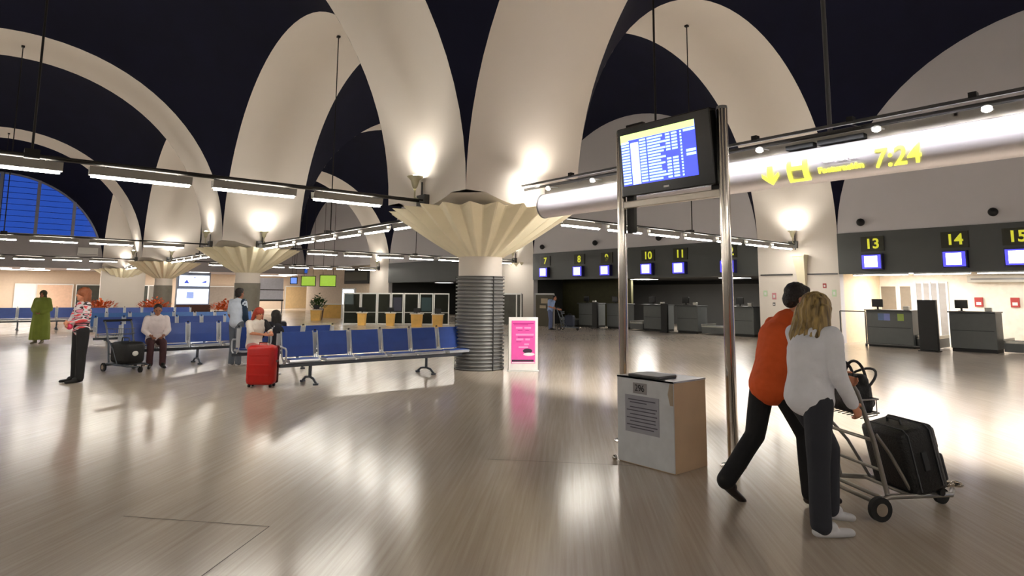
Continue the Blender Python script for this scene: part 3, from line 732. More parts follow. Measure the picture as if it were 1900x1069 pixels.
# ================================================================== PEOPLE
def person(label, loc, rz, J, k=1.0, vox=0.012, group=None, skinm=None, fem=False, headyaw=0.0, headpitch=0.0, gripL=0.6, gripR=0.6, arms_bare=0.0):
    """J: joint overrides in a frame with +x forward, +y left. Returns (body object, joints)"""
    D = dict(pel=(0, 0, .97), waist=(0, 0, 1.10), chest=(0, 0, 1.29), neck=(0, 0, 1.46), head=(0.02, 0, 1.61),
             shL=(0, .175, 1.42), shR=(0, -.175, 1.42), elL=(-.02, .215, 1.14), elR=(-.02, -.215, 1.14), wrL=(.03, .22, .89), wrR=(.03, -.22, .89),
             hiL=(0, .09, .93), hiR=(0, -.09, .93), knL=(.02, .10, .50), knR=(.02, -.10, .50), anL=(0, .10, .085), anR=(0, -.10, .085), toL=(.17, .12, .03), toR=(.17, -.12, .03))
    D.update(J); D = {a: Vector(b)*k for a, b in D.items()}
    q = k; bm = BM()
    sw = 0.9 if fem else 1.0
    # torso
    ellip(bm, D['pel'], .105*q, .155*q, .12*q); 
    capsule(bm, D['pel'], D['waist'], .12*q, .105*q*sw, 1.25, D['shL']-D['shR'], 18); capsule(bm, D['waist'], D['chest'], .105*q*sw, .125*q*sw, 1.28, D['shL']-D['shR'], 18)
    capsule(bm, D['chest'], D['neck']-Vector((0, 0, .04*q)), .12*q*sw, .085*q*sw, 1.3, D['shL']-D['shR'], 18)
    capsule(bm, D['shL'], D['shR'], .055*q, .055*q)
    capsule(bm, D['neck']-Vector((0, 0, .06*q)), D['head']-Vector((0, 0, .06*q)), .055*q, .050*q)
    # head
    R = Matrix.Rotation(headyaw, 3, 'Z') @ Matrix.Rotation(headpitch, 3, 'Y'); h = D['head']
    def H(x, y, z): return h + R @ Vector((x*q, y*q, z*q))
    ellip(bm, H(-.01, 0, .03), .097*q, .077*q, .092*q, R); ellip(bm, H(.025, 0, -.035), .068*q, .058*q, .075*q, R)
    capsule(bm, H(.03, 0, -.085), H(.075, 0, -.09), .032*q, .022*q)
    capsule(bm, H(.088, 0, .02), H(.108, 0, -.018), .010*q, .015*q)          # nose
    capsule(bm, H(.085, .022, -.055), H(.085, -.022, -.055), .010*q, .010*q)   # lips
    capsule(bm, H(.078, .035, .035), H(.078, -.035, .035), .012*q, .012*q)     # brow
    for s in (1, -1): ellip(bm, H(-.005, s*.079, -.01), .018*q, .009*q, .030*q, R)
    # limbs
    for S, s in (('L', 1), ('R', -1)):
        sh, el, wr = D['sh'+S], D['el'+S], D['wr'+S]
        capsule(bm, sh, el, .050*q*sw, .038*q*sw); capsule(bm, el, wr, .038*q*sw, .025*q*sw)
        hi, kn, an, to = D['hi'+S], D['kn'+S], D['an'+S], D['to'+S]
        capsule(bm, hi, kn, .085*q, .056*q); capsule(bm, kn, an, .055*q, .038*q); capsule(bm, an, to, .028*q, .022*q)
        # hand: palm, four fingers, thumb
        d = (wr-el).normalized(); side = Vector((0, s, 0)); side = (side-d*side.dot(d)); side = side.normalized() if side.length > 0.05 else Vector((1, 0, 0))
        inw = -side; fwd = side.cross(d)*(1 if s > 0 else -1)
        fwd = (fwd).normalized()          # thumb side
        if fwd.x < 0: fwd = -fwd
        pc = wr+d*.055*q
        capsule(bm, wr+d*.01*q, wr+d*.085*q, .026*q, .034*q, .42, side, 12)
        grip = gripL if S == 'L' else gripR
        for f, (o_, ln) in enumerate(((.028, .070), (.010, .080), (-.009, .074), (-.027, .058))):
            b0 = wr+d*.088*q+fwd*o_*q
            d1 = (d*math.cos(grip*.7)+inw*math.sin(grip*.7)); d2 = (d*math.cos(grip*1.7)+inw*math.sin(grip*1.7)); d3 = (d*math.cos(grip*2.4)+inw*math.sin(grip*2.4))
            p1 = b0+d1*ln*.45*q; p2 = p1+d2*ln*.32*q; p3 = p2+d3*ln*.23*q
            capsule(bm, b0-d*.01*q, p1, .0092*q, .0085*q, n=8, m=3); capsule(bm, p1, p2, .0085*q, .008*q, n=8, m=3); capsule(bm, p2, p3, .008*q, .0068*q, n=8, m=3)
        t0 = wr+d*.03*q+fwd*.026*q; t1 = t0+(d*.6+fwd*.75+inw*.3*grip).normalized()*.035*q; t2 = t1+(d*.9+fwd*.2+inw*.5*grip).normalized()*.032*q
        capsule(bm, t0, t1, .012*q, .010*q, n=8, m=3); capsule(bm, t1, t2, .010*q, .008*q, n=8, m=3)
    o = remesh('person', bm, skinm or skin, None, vox, 3)
    o.location = loc; o.rotation_euler = (0, 0, rz); tag(o, label, 'person', group)
    bm = BM()
    for s in (1, -1): ellip(bm, H(.082, s*.030, .012), .010*q, .013*q, .008*q, R, 8, 6)
    obj('eye', bm, black_gloss, o, smooth=True)
    D['H'] = H; D['R'] = R; D['q'] = q
    return o, D
def hair_short(o, D, m, vox=0.012):
    H, q, R = D['H'], D['q'], D['R']; bm = BM()
    ellip(bm, H(-.026, 0, .046), .098*q, .087*q, .090*q, R); ellip(bm, H(-.050, 0, -.01), .066*q, .080*q, .080*q, R); capsule(bm, H(.02, .035, .085), H(.02, -.035, .085), .04*q, .04*q)
    return remesh('hair', bm, m, o, vox, 2, lambda c: 0.004*noise.noise(c*45))
def shirt(o, D, m, vox=0.012, sleeve=1.0, loose=1.0, hem=-0.02, name='shirt', flare=0.0):
    q = D['q']; bm = BM(); L = loose
    ax = D['shL']-D['shR']
    capsule(bm, D['pel']+Vector((0, 0, hem*q)), D['waist'], (.135+flare)*q*L, .122*q*L, 1.22, ax, 20); capsule(bm, D['waist'], D['chest'], .122*q*L, .140*q*L, 1.26, ax, 20)
    capsule(bm, D['chest'], D['neck']-Vector((0, 0, .05*q)), .136*q*L, .095*q*L, 1.32, ax, 20)
    capsule(bm, D['shL'], D['shR'], .066*q, .066*q)
    capsule(bm, D['neck']-Vector((0, 0, .04*q)), D['neck']+Vector((0, 0, .0))*q, .068*q, .062*q)
    for S in 'LR':
        sh, el, wr = D['sh'+S], D['el'+S], D['wr'+S]
        if sleeve <= 0.5: e = sh.lerp(el, sleeve*2); capsule(bm, sh, e, .066*q*L, .058*q*L)
        else:
            capsule(bm, sh, el, .066*q*L, .053*q*L); e = el.lerp(wr, min(1, (sleeve-.5)*2)-.04); capsule(bm, el, e, .053*q*L, .042*q*L)
    ph = rnd.uniform(0, 9)
    return remesh(name, bm, m, o, vox, 4, lambda c: 0.007*noise.noise(Vector((c.x*9+ph, c.y*9, c.z*5)))+0.003*noise.noise(c*22))
def trousers(o, D, m, vox=0.012, loose=1.0, name='trousers', shorts=False):
    q = D['q']; bm = BM(); L = loose
    ellip(bm, D['pel']+Vector((0, 0, .0)), .122*q, .165*q, .125*q)
    for S in 'LR':
        hi, kn, an = D['hi'+S], D['kn'+S], D['an'+S]
        capsule(bm, hi, kn, .100*q*L, .072*q*L); e = kn.lerp(an, 1.0); capsule(bm, kn, e, .072*q*L, .068*q*L)
    return remesh(name, bm, m, o, vox, 4, lambda c: 0.006*noise.noise(Vector((c.x*8, c.y*8, c.z*4+3))))
def shoes(o, D, m, vox=0.012, sole=None):
    q = D['q']
    for S in 'LR':
        an, to = D['an'+S], D['to'+S]; d = (to-an); d = d.normalized(); bm = BM()
        heel = an-Vector((0, 0, .045*q)); base = (to-heel).normalized()
        capsule(bm, heel-base*.025*q, heel+base*.09*q, .040*q, .042*q, .8, Vector((0, 0, 1))); capsule(bm, heel+base*.09*q, to+base*.05*q, .042*q, .034*q, .8, Vector((0, 0, 1)))
        capsule(bm, an+Vector((0, 0, .01)), an.lerp(heel, .6), .047*q, .042*q); capsule(bm, an, (an+to)*.5+Vector((0, 0, .01)), .045*q, .038*q)
        remesh('shoe', bm, m, o, vox, 3)
HEAD = math.radians(-24)
# ---- man in orange, stepping forward behind the trolley
orange = fabric('orange_tshirt', 226, 92, 34, 0.35, 7); blacktr = fabric('black_trousers', 20, 20, 22, 0.4, 8)
darkhair = mat('dark_hair', rgb(26, 18, 15), 0.5, bump=0.6, bscale=70)
o, D = person('man in an orange T-shirt and black trousers pushing the luggage trolley, head bowed', (-3.50, -8.55, 0), HEAD, dict(
    pel=(-.02, 0, .95), waist=(.01, 0, 1.08), chest=(.08, 0, 1.27), neck=(.15, -.01, 1.44), head=(.235, -.03, 1.575),
    shL=(.12, .135, 1.36), shR=(.14, -.15, 1.365), elL=(.20, .24, 1.14), elR=(.24, -.22, 1.12), wrL=(.42, .19, 1.05), wrR=(.42, -.14, 1.05),
    hiL=(-.03, .09, .91), hiR=(0, -.09, .91), knL=(-.12, .10, .50), knR=(.20, -.10, .52), anL=(-.38, .12, .17), toL=(-.27, .13, .035), anR=(.22, -.10, .085), toR=(.39, -.12, .03)),
    vox=0.0065, skinm=skin, headpitch=0.35, headyaw=-0.25, gripL=0.8, gripR=0.8)
hair_short(o, D, darkhair, 0.007); shirt(o, D, orange, 0.008, 0.42, 1.08, -0.05, 't_shirt', 0.012); trousers(o, D, blacktr, 0.009, 1.05); shoes(o, D, mat('dark_leather', rgb(40, 30, 26), 0.4), 0.008)
man = o
# ---- blonde woman in the pale hooded jacket
jacket = fabric('pale_grey_jacket', 232, 233, 240, 0.7, 6); jeans = fabric('dark_jeans', 44, 46, 54, 0.4, 10)
o, D = person('woman with long blonde hair and pale grey jacket walking beside the luggage trolley', (-3.91, -9.02, 0), HEAD, dict(
    pel=(0.0, 0, .93), waist=(.02, 0, 1.06), chest=(.05, 0, 1.22), neck=(.08, .01, 1.37), head=(.12, .02, 1.50),
    shL=(.05, .16, 1.33), shR=(.07, -.16, 1.33), elL=(.14, .20, 1.10), elR=(.06, -.215, 1.07), wrL=(.36, .12, 1.02), wrR=(.20, -.18, .88),
    hiL=(0, .085, .89), hiR=(0, -.085, .89), knL=(.22, .08, .53), knR=(-.02, -.085, .48), anL=(.20, .09, .13), toL=(.35, .10, .05), anR=(-.02, -.08, .085), toR=(.14, -.10, .03)),
    vox=0.0065, skinm=skin, fem=True, headpitch=0.15, headyaw=0.2, gripL=0.8, gripR=0.7)
H, q, R = D['H'], D['q'], D['R']
blonde = bpy.data.materials.new('blonde_hair'); blonde.use_nodes = True; nt = blonde.node_tree; b = nt.nodes['Principled BSDF']; b.inputs['Roughness'].default_value = 0.45
tc = nt.nodes.new('ShaderNodeTexCoord'); mp = nt.nodes.new('ShaderNodeMapping'); mp.inputs['Scale'].default_value = (40, 40, 2.2)
nz = nt.nodes.new('ShaderNodeTexNoise'); nz.inputs['Scale'].default_value = 1.0; nz.inputs['Detail'].default_value = 5; cr = nt.nodes.new('ShaderNodeValToRGB')
cr.color_ramp.elements[0].position = .3; cr.color_ramp.elements[0].color = rgb(70, 52, 24); cr.color_ramp.elements[1].position = .68; cr.color_ramp.elements[1].color = rgb(188, 158, 96)
nt.links.new(tc.outputs['Object'], mp.inputs[0]); nt.links.new(mp.outputs[0], nz.inputs[0]); nt.links.new(nz.outputs[0], cr.inputs[0]); nt.links.new(cr.outputs[0], b.inputs['Base Color'])
bp = nt.nodes.new('ShaderNodeBump'); bp.inputs['Strength'].default_value = .6; bp.inputs['Distance'].default_value = .01; nt.links.new(nz.outputs[0], bp.inputs['Height']); nt.links.new(bp.outputs[0], b.inputs['Normal'])
bm = BM(); ellip(bm, H(-.018, 0, .040), .108, .096, .092, R); ellip(bm, H(-.05, 0, -.02), .085, .10, .10, R)
for y in (-.085, -.055, -.02, .02, .055, .085):
    capsule(bm, H(-.05, y, .0), H(-.10+abs(y)*.3, y*1.15, -.18), .045, .045); capsule(bm, H(-.10+abs(y)*.3, y*1.15, -.18), H(-.13+abs(y)*.3, y*1.0, -.44+abs(y)*.8), .050, .018)
for s in (1, -1): capsule(bm, H(.0, s*.085, .02), H(-.01, s*.10, -.20), .026, .024)
remesh('hair', bm, blonde, o, 0.007, 3, lambda c: 0.006*math.sin(c.y*160+3*noise.noise(c*6))*0.8+0.004*noise.noise(c*30))
s_ = shirt(o, D, jacket, 0.008, 1.0, 1.08, -0.02, 'jacket', 0.0)
bm = BM(); capsule(bm, D['neck']+Vector((-.06, .07, -.03)), D['neck']+Vector((-.06, -.07, -.03)), .05, .05); capsule(bm, D['neck']+Vector((-.075, .05, -.06)), D['neck']+Vector((-.11, 0, -.14)), .04, .03); capsule(bm, D['neck']+Vector((-.075, -.05, -.06)), D['neck']+Vector((-.11, 0, -.14)), .04, .03)
remesh('hood', bm, jacket, o, 0.009, 3)
trousers(o, D, jeans, 0.009, 1.0, 'jeans'); shoes(o, D, mat('white_sneaker', rgb(206, 206, 210), 0.5), 0.008)

# ---- woman in the striped top, arms folded, far left
def striped():
    m = bpy.data.materials.new('striped_top'); m.use_nodes = True; nt = m.node_tree; b = nt.nodes['Principled BSDF']; b.inputs['Roughness'].default_value = .8
    tc = nt.nodes.new('ShaderNodeTexCoord'); wv = nt.nodes.new('ShaderNodeTexNoise'); wv.inputs['Scale'].default_value = 6; wv.inputs['Detail'].default_value = 1
    mp = nt.nodes.new('ShaderNodeMapping'); mp.inputs['Scale'].default_value = (0.6, 0.6, 2.4)
    cr = nt.nodes.new('ShaderNodeValToRGB'); cr.color_ramp.interpolation = 'CONSTANT'
    e = cr.color_ramp.elements; e[0].color = rgb(232, 150, 168); e[1].position = .47; e[1].color = rgb(226, 216, 220)
    x = e.new(.40); x.color = rgb(60, 50, 52)
    x = e.new(.60); x.color = rgb(238, 92, 96)
    nt.links.new(tc.outputs['Object'], mp.inputs[0]); nt.links.new(mp.outputs[0], wv.inputs[0]); nt.links.new(wv.outputs[0], cr.inputs[0]); nt.links.new(cr.outputs[0], b.inputs['Base Color'])
    return m
auburn = mat('auburn_hair', rgb(150, 84, 50), 0.5, bump=0.5, bscale=50)
def face_dir(x, y, tox, toy): return math.atan2(toy-y, tox-x)
o, D = person('woman in a pink and white patterned top and black trousers with folded arms, left', (-6.98, 2.55, 0), math.radians(195), dict(
    elL=(.06, .27, 1.16), wrL=(.22, .06, 1.10), elR=(.06, -.27, 1.16), wrR=(.22, -.05, 1.06), hiL=(0, .085, .93), hiR=(0, -.085, .93), knL=(.0, .09, .50), knR=(.02, -.085, .50)), k=0.955, vox=0.012, fem=True, gripL=.9, gripR=.9)
H = D['H']; bm = BM(); ellip(bm, H(-.02, 0, .04), .115, .10, .10, D['R']); 
for s in (1, -1): capsule(bm, H(-.02, s*.09, .02), H(-.0, s*.115, -.12), .035, .03)
capsule(bm, H(-.06, .05, 0), H(-.07, .05, -.14), .06, .05); capsule(bm, H(-.06, -.05, 0), H(-.07, -.05, -.14), .06, .05); remesh('hair', bm, auburn, o, .012, 2, lambda c: 0.006*noise.noise(c*30))
shirt(o, D, striped(), .013, 0.95, 1.0, .0, 'patterned_top'); trousers(o, D, fabric('black_slacks', 24, 24, 26), .014, 1.12); shoes(o, D, black_mat, .012)
pn = BM(); ellip(pn, (.20, .02, 1.03*.955), .05, .08, .06); remesh('pink_bag', pn, mat('hot_pink', rgb(245, 70, 110), .5), o, .012, 2)

# ---- person in the green robe
green = fabric('olive_green_robe', 128, 142, 56, 0.6, 6)
o, D = person('person in a long olive green robe and head scarf, far left behind the striped woman', (-6.95, 13.2, 0), math.radians(-120), dict(
    elL=(.0, .25, 1.12), elR=(.0, -.25, 1.12), wrL=(.16, .10, 1.02), wrR=(.16, -.10, 1.02)), k=.93, vox=.018, fem=True, skinm=skin_dk)
bm = BM(); q = D['q']
loft(bm, [[Vector((r*.8*math.cos(2*PI*i/20), r*math.sin(2*PI*i/20), z)) for i in range(20)] for r, z in ((.27, .12), (.26, .5), (.22, .95), (.20, 1.15), (.19, 1.28), (.10, 1.38))])
capsule(bm, D['shL'], D['elL'], .08, .075); capsule(bm, D['elL'], D['wrL'], .075, .07); capsule(bm, D['shR'], D['elR'], .08, .075); capsule(bm, D['elR'], D['wrR'], .075, .07); capsule(bm, D['shL'], D['shR'], .075, .075)
capsule(bm, D['neck'], D['neck']+Vector((0, 0, .03)), .09, .08)
remesh('robe', bm, green, o, .018, 4, lambda c: .012*math.sin(math.atan2(c.y, c.x)*11)*max(0, 1-c.z)); 
H = D['H']; bm = BM(); ellip(bm, H(-.03, 0, .03), .11, .10, .105, D['R']); capsule(bm, H(-.04, 0, -.06), H(-.06, 0, -.16), .09, .10); remesh('head_scarf', bm, mat('dark_scarf', rgb(70, 66, 44), .8), o, .014, 3)
shoes(o, D, mat('pale_sandal', rgb(150, 140, 120), .6), .014)

# ---- man seated at the left with trolley
wshirt = fabric('white_shirt', 226, 214, 214, 0.6, 6)
SIT = dict(pel=(-.05, 0, .56), waist=(-.05, 0, .70), chest=(-.02, 0, .89), neck=(.03, 0, 1.06), head=(.07, 0, 1.20), shL=(.0, .175, 1.01), shR=(.0, -.175, 1.01),
           elL=(.06, .23, .77), elR=(.06, -.23, .77), wrL=(.28, .12, .66), wrR=(.28, -.12, .66), hiL=(0, .09, .53), hiR=(0, -.09, .53), knL=(.40, .12, .52), knR=(.40, -.12, .52), anL=(.42, .12, .085), anR=(.42, -.12, .085), toL=(.59, .14, .03), toR=(.59, -.14, .03))
o, D = person('man in a white shirt seated on a blue seat beside the loaded trolley', (-5.42, 4.52, 0), math.radians(-95), dict(SIT), k=1.0, vox=.014, skinm=skin_dk, headpitch=.3)
hair_short(o, D, darkhair, .013); shirt(o, D, wshirt, .014, .9, 1.2, .0, 'shirt'); trousers(o, D, fabric('maroon_trousers', 70, 40, 44), .015); shoes(o, D, black_mat, .014)
# ---- standing man seen from behind
o, D = person('young man in a white T-shirt and grey jeans standing with his back turned', (-4.06, 3.45, 0), math.radians(28), dict(
    elL=(.0, .23, 1.14), elR=(.02, -.22, 1.14), wrL=(.10, .19, .92), wrR=(.13, -.17, .93), knL=(.02, .09, .5), knR=(.0, -.1, .5), head=(.04, 0, 1.60)), k=.98, vox=.012, skinm=skin_dk)
hair_short(o, D, darkhair, .012); shirt(o, D, fabric('white_tshirt', 206, 216, 232, .4, 6), .012, .42, 1.06, .0, 't_shirt'); trousers(o, D, fabric('grey_jeans', 92, 98, 108, .4, 8), .013, 1.0, 'jeans'); shoes(o, D, mat('light_trainer', rgb(200, 196, 196), .5), .012)
bm = BM(); capsule(bm, D['shR']+Vector((0, .0, .0)), D['elR'], .070, .060); capsule(bm, D['elR'], D['wrR'].lerp(D['elR'], .2), .058, .05); capsule(bm, D['chest']+Vector((.05, -.12, .02)), D['waist']+Vector((.05, -.12, -.05)), .07, .07)
remesh('navy_sleeve', bm, fabric('navy_cloth', 30, 52, 76), o, .013, 3)

# ---- people seated behind the red case
o, D = person('red haired woman in white and black top sitting behind the red suitcase', (-4.12, 1.95, 0), math.radians(-75), dict(SIT, wrL=(.40, .10, .80), wrR=(.40, -.10, .80), elL=(.16, .22, .82), elR=(.16, -.22, .82)), k=.98, vox=.012, fem=True, headpitch=.25)
H = D['H']; redhair = mat('red_hair', rgb(166, 56, 34), .5, bump=.5, bscale=50); bm = BM(); ellip(bm, H(-.02, 0, .04), .11, .095, .09, D['R'])
for s in (1, -1): capsule(bm, H(-.03, s*.08, .02), H(-.04, s*.10, -.15), .04, .035)
remesh('hair', bm, redhair, o, .012, 2, lambda c: .006*noise.noise(c*35)); shirt(o, D, fabric('cream_top', 222, 214, 204), .013, .42, 1.05, 0, 'top'); trousers(o, D, fabric('rose_trousers', 190, 120, 118), .014); shoes(o, D, mat('light_trainer', rgb(200, 196, 196), .5), .012)
bm = BM(); capsule(bm, D['chest']+Vector((.0, .13, .06)), D['waist']+Vector((.02, .13, .05)), .06, .07); capsule(bm, D['shL'], D['shL'].lerp(D['elL'], .7), .075, .068); remesh('black_waistcoat', bm, fabric('black_knit', 24, 22, 26), o, .013, 3)
o, D = person('dark haired woman in a black top sitting with her back to the nearest blue seats', (-3.60, 2.32, 0), math.radians(95), dict(SIT), k=.93, vox=.013, fem=True)
H = D['H']; bm = BM(); ellip(bm, H(-.03, 0, .03), .11, .098, .10, D['R']); capsule(bm, H(-.07, .04, -.02), H(-.08, .05, -.22), .07, .06); capsule(bm, H(-.07, -.04, -.02), H(-.08, -.05, -.22), .07, .06)
remesh('hair', bm, darkhair, o, .013, 2, lambda c: .005*noise.noise(c*30)); shirt(o, D, fabric('black_top', 30, 30, 40), .014, .42, 1.05, 0, 'top'); trousers(o, D, fabric('beige_trousers', 190, 180, 166), .015); shoes(o, D, black_mat, .013)
# ---- person in pale blue with a cart near the check-in desks
o, D = person('distant person in pale blue bending to a luggage cart before check-in desk 8', (11.7, 10.2, 0), math.radians(-60), dict(chest=(.08, 0, 1.27), neck=(.16, 0, 1.42), head=(.22, 0, 1.55), wrL=(.42, .18, 1.0), wrR=(.42, -.18, 1.0)), k=.93, vox=.02)
hair_short(o, D, darkhair, .02); shirt(o, D, fabric('pale_blue_shirt', 150, 172, 214), .02, .42, 1.05, 0, 'shirt'); trousers(o, D, fabric('blue_trousers', 92, 104, 140), .02); shoes(o, D, black_mat, .02)

# ================================================================== LUGGAGE
def trolley(name, label, loc, rz, mm, group=None):
    t = thing(name, label, 'luggage trolley', loc, rz, group)
    bm = BM()
    for s in (1, -1):
        path(bm, [(0, s*.28, .13), (.10, s*.28, .16), (.68, s*.20, .13), (.82, s*.06, .12)], .019, 10)
    for x in (0.05, .3, .55): rod(bm, (x, -.27+x*.06, .15), (x, .27-x*.06, .15), .014)
    rod(bm, (0, -.29, .12), (0, .29, .12), .016)
    obj('chassis', bm, mm, t, smooth=True, angle=50)
    bm = BM()
    for s in (1, -1):
        path(bm, [(.10, s*.26, .16), (.02, s*.25, .55), (-.10, s*.26, .90), (-.17, s*.26, 1.0)], .018, 10)
        path(bm, [(.34, s*.22, .15), (.16, s*.23, .45), (.035, s*.25, .60)], .013, 8)
    rod(bm, (.02, -.25, .55), (.02, .25, .55), .013); rod(bm, (.06, -.25, .34), (.06, .25, .34), .011)
    obj('upright_frame', bm, mm, t, smooth=True, angle=50)
    bm = BM(); rod(bm, (-.17, -.28, 1.0), (-.17, .28, 1.0), .024); obj('handle', bm, rubber, t, smooth=True, angle=50)
    bm = BM()
    for z in (.74, .84): path(bm, [(-.06, -.25, z), (.10, -.22, z), (.10, .22, z), (-.06, .25, z)], .007, 6)
    for k in range(9): path(bm, [(.10, -.2+k*.05, .84), (.10, -.2+k*.05, .72), (-.04, -.2+k*.05, .70)], .004, 6)
    obj('wire_basket', bm, mm, t)
    for s in (1, -1):
        bm = BM(); y = s*.30; rod(bm, (0, y-.018, .085), (0, y+.018, .085), .085, n=24); wl = obj('wheel', bm, rubber, t, smooth=True, angle=40)
        bm = BM(); rod(bm, (0, y-.024, .085), (0, y+.024, .085), .045, n=20); obj('hub', bm, chrome, wl, smooth=True, angle=40)
    bm = BM(); rod(bm, (.77, -.018, .06), (.77, .018, .06), .06, n=20); obj('wheel', bm, rubber, t, smooth=True, angle=40)
    bm = BM(); rod(bm, (.82, 0, .14), (.91, 0, .14), .02); ellip(bm, (.92, 0, .14), .035, .05, .025); obj('bumper', bm, chrome, t, smooth=True)
    return t
TR_H = math.radians(-31)
trolley('luggage_trolley', 'steel luggage trolley pushed by the couple at the right', (-3.15, -8.95, 0), TR_H, mat('trolley_steel', rgb(160, 158, 152), 0.3, 0.85))
sc = thing('suitcase', 'big black soft suitcase leaning back on the couple\'s trolley', 'suitcase', (-3.15+.47*math.cos(TR_H)-.05*.515, -8.95+.47*math.sin(TR_H)-.05*.857, .145), TR_H); sc.scale = (.84, .9, .86)
lean = Matrix.Rotation(math.radians(-13), 4, 'Y')
bm = BM(); box(bm, -.18, .19, -.24, .24, .01, .58, lean, bev=.05); obj('shell', bm, luggage, sc, smooth=True)
bm = BM(); box(bm, .188, .235, -.20, .20, .06, .30, lean, bev=.02); box(bm, .188, .225, -.19, .19, .34, .53, lean, bev=.02); obj('front_pocket', bm, luggage_g, sc, smooth=True)
bm = BM(); 
for x in (-.10, .12): path(bm, [lean @ Vector(p) for p in ((x, -.244, .06), (x, -.246, .54), (x, -.20, .584), (x, .20, .584), (x, .246, .54), (x, .244, .06))], .006, 6)
obj('piping', bm, mat('grey_piping', rgb(84, 86, 90), .5), sc)
bm = BM(); path(bm, [lean @ Vector(p) for p in ((.0, -.08, .57), (.0, -.07, .62), (.0, .07, .62), (.0, .08, .57))], .012, 8); obj('carry_handle', bm, luggage_g, sc)
bm = BM(); box(bm, -.02, .03, -.255, -.238, .22, .38, lean, bev=.004); obj('side_handle', bm, luggage_g, sc)
bm = BM()
for s in (1, -1): rod(bm, lean @ Vector((.1, s*.2, .0)), lean @ Vector((.1, s*.235, .0)), .028)
obj('wheel', bm, rubber, sc)
hb = thing('handbag', 'black handbag sitting in the trolley basket by the blonde woman\'s hand', 'bag', (-3.12, -8.97, .77), TR_H)
bm = BM(); box(bm, -.085, .085, -.17, .17, -.06, .19, bev=.05); capsule(bm, (0, -.12, .19), (0, .12, .19), .055, .055); capsule(bm, (.09, -.08, .03), (.09, .08, .03), .05, .05)
remesh('bag_body', bm, luggage, hb, .009, 4, lambda c: .007*noise.noise(c*12))
def arc(x, y0, y1, z0, z1, lx=0.0): return [(x+lx*math.sin(PI*k/12), y0+(y1-y0)*(.5-.5*math.cos(PI*k/12)), z0+(z1-z0)*math.sin(PI*k/12)) for k in range(13)]
for x in (-.05, .05):
    bm = BM(); path(bm, arc(x, -.12, .12, .18, .33), .011, 8); obj('handle_loop', bm, luggage_g, hb, smooth=True)
bm = BM(); path(bm, arc(.02, -.16, .16, .14, .27, .17), .010, 8); obj('shoulder_strap', bm, luggage_g, hb, smooth=True)
bm = BM(); box(bm, -.092, -.08, -.12, .12, .13, .142); obj('zip', bm, chrome, hb)

rs = thing('suitcase', 'upright bright red suitcase in front of the left end of the nearest blue seats', 'suitcase', (-4.60, .06, 0), math.radians(-40))
bm = BM(); box(bm, -.24, .24, -.15, .10, .04, .70, bev=.07); obj('shell', bm, red_case, rs, smooth=True)
bm = BM(); box(bm, -.235, .235, .09, .16, .05, .69, bev=.03); obj('back_shell', bm, red_dark, rs, smooth=True)
bm = BM(); 
for z in (.2, .36, .52): box(bm, -.17, .17, -.156, -.148, z, z+.03, bev=.003)
obj('shell_rib', bm, red_case, rs)
bm = BM(); path(bm, [(-.08, 0, .70), (-.07, 0, .74), (.07, 0, .74), (.08, 0, .70)], .012, 8); obj('carry_handle', bm, chrome, rs)
bm = BM(); box(bm, .235, .25, -.04, .06, .42, .45); obj('side_catch', bm, chrome, rs)
bm = BM()
for s in (1, -1):
    for y in (-.08, .08): rod(bm, (s*.18-.015, y, .03), (s*.18+.015, y, .03), .03)
obj('wheel', bm, rubber, rs)

trolley('luggage_trolley', 'dark loaded luggage trolley beside the seated man in the white shirt', (-6.12, 4.15, 0), math.radians(-70), seat_dark)
t = thing('travel_bag', 'large black travel bag on the trolley beside the seated man', 'bag', (-6.05, 3.87, .17), math.radians(-70))
bm = BM(); box(bm, -.25, .35, -.20, .20, .0, .42, bev=.07); obj('bag_body', bm, luggage, t, smooth=True)
bm = BM(); path(bm, [(-.1, -.05, .42), (-.08, -.05, .5), (.15, -.05, .5), (.18, -.05, .42)], .012, 8); obj('carry_handle', bm, luggage_g, t)
bm = BM(); ellip(bm, (.36, -.02, .2), .02, .06, .05); obj('luggage_tag', bm, white_metal, t)
trolley('luggage_trolley', 'distant luggage cart pushed by the person in pale blue', (11.95, 9.75, 0), math.radians(-60), seat_dark)
t = thing('travel_bag', 'dark blue bag on the distant cart before desk 8', 'bag', (12.15, 9.4, .17), math.radians(-60))
bm = BM(); box(bm, -.2, .2, -.2, .2, 0, .5, bev=.05); obj('bag_body', bm, mat('navy_nylon', rgb(26, 34, 54), .6), t)
bm = BM(); path(bm, [(-.08, 0, .5), (-.07, 0, .56), (.07, 0, .56), (.08, 0, .5)], .012, 8); obj('carry_handle', bm, luggage_g, t)

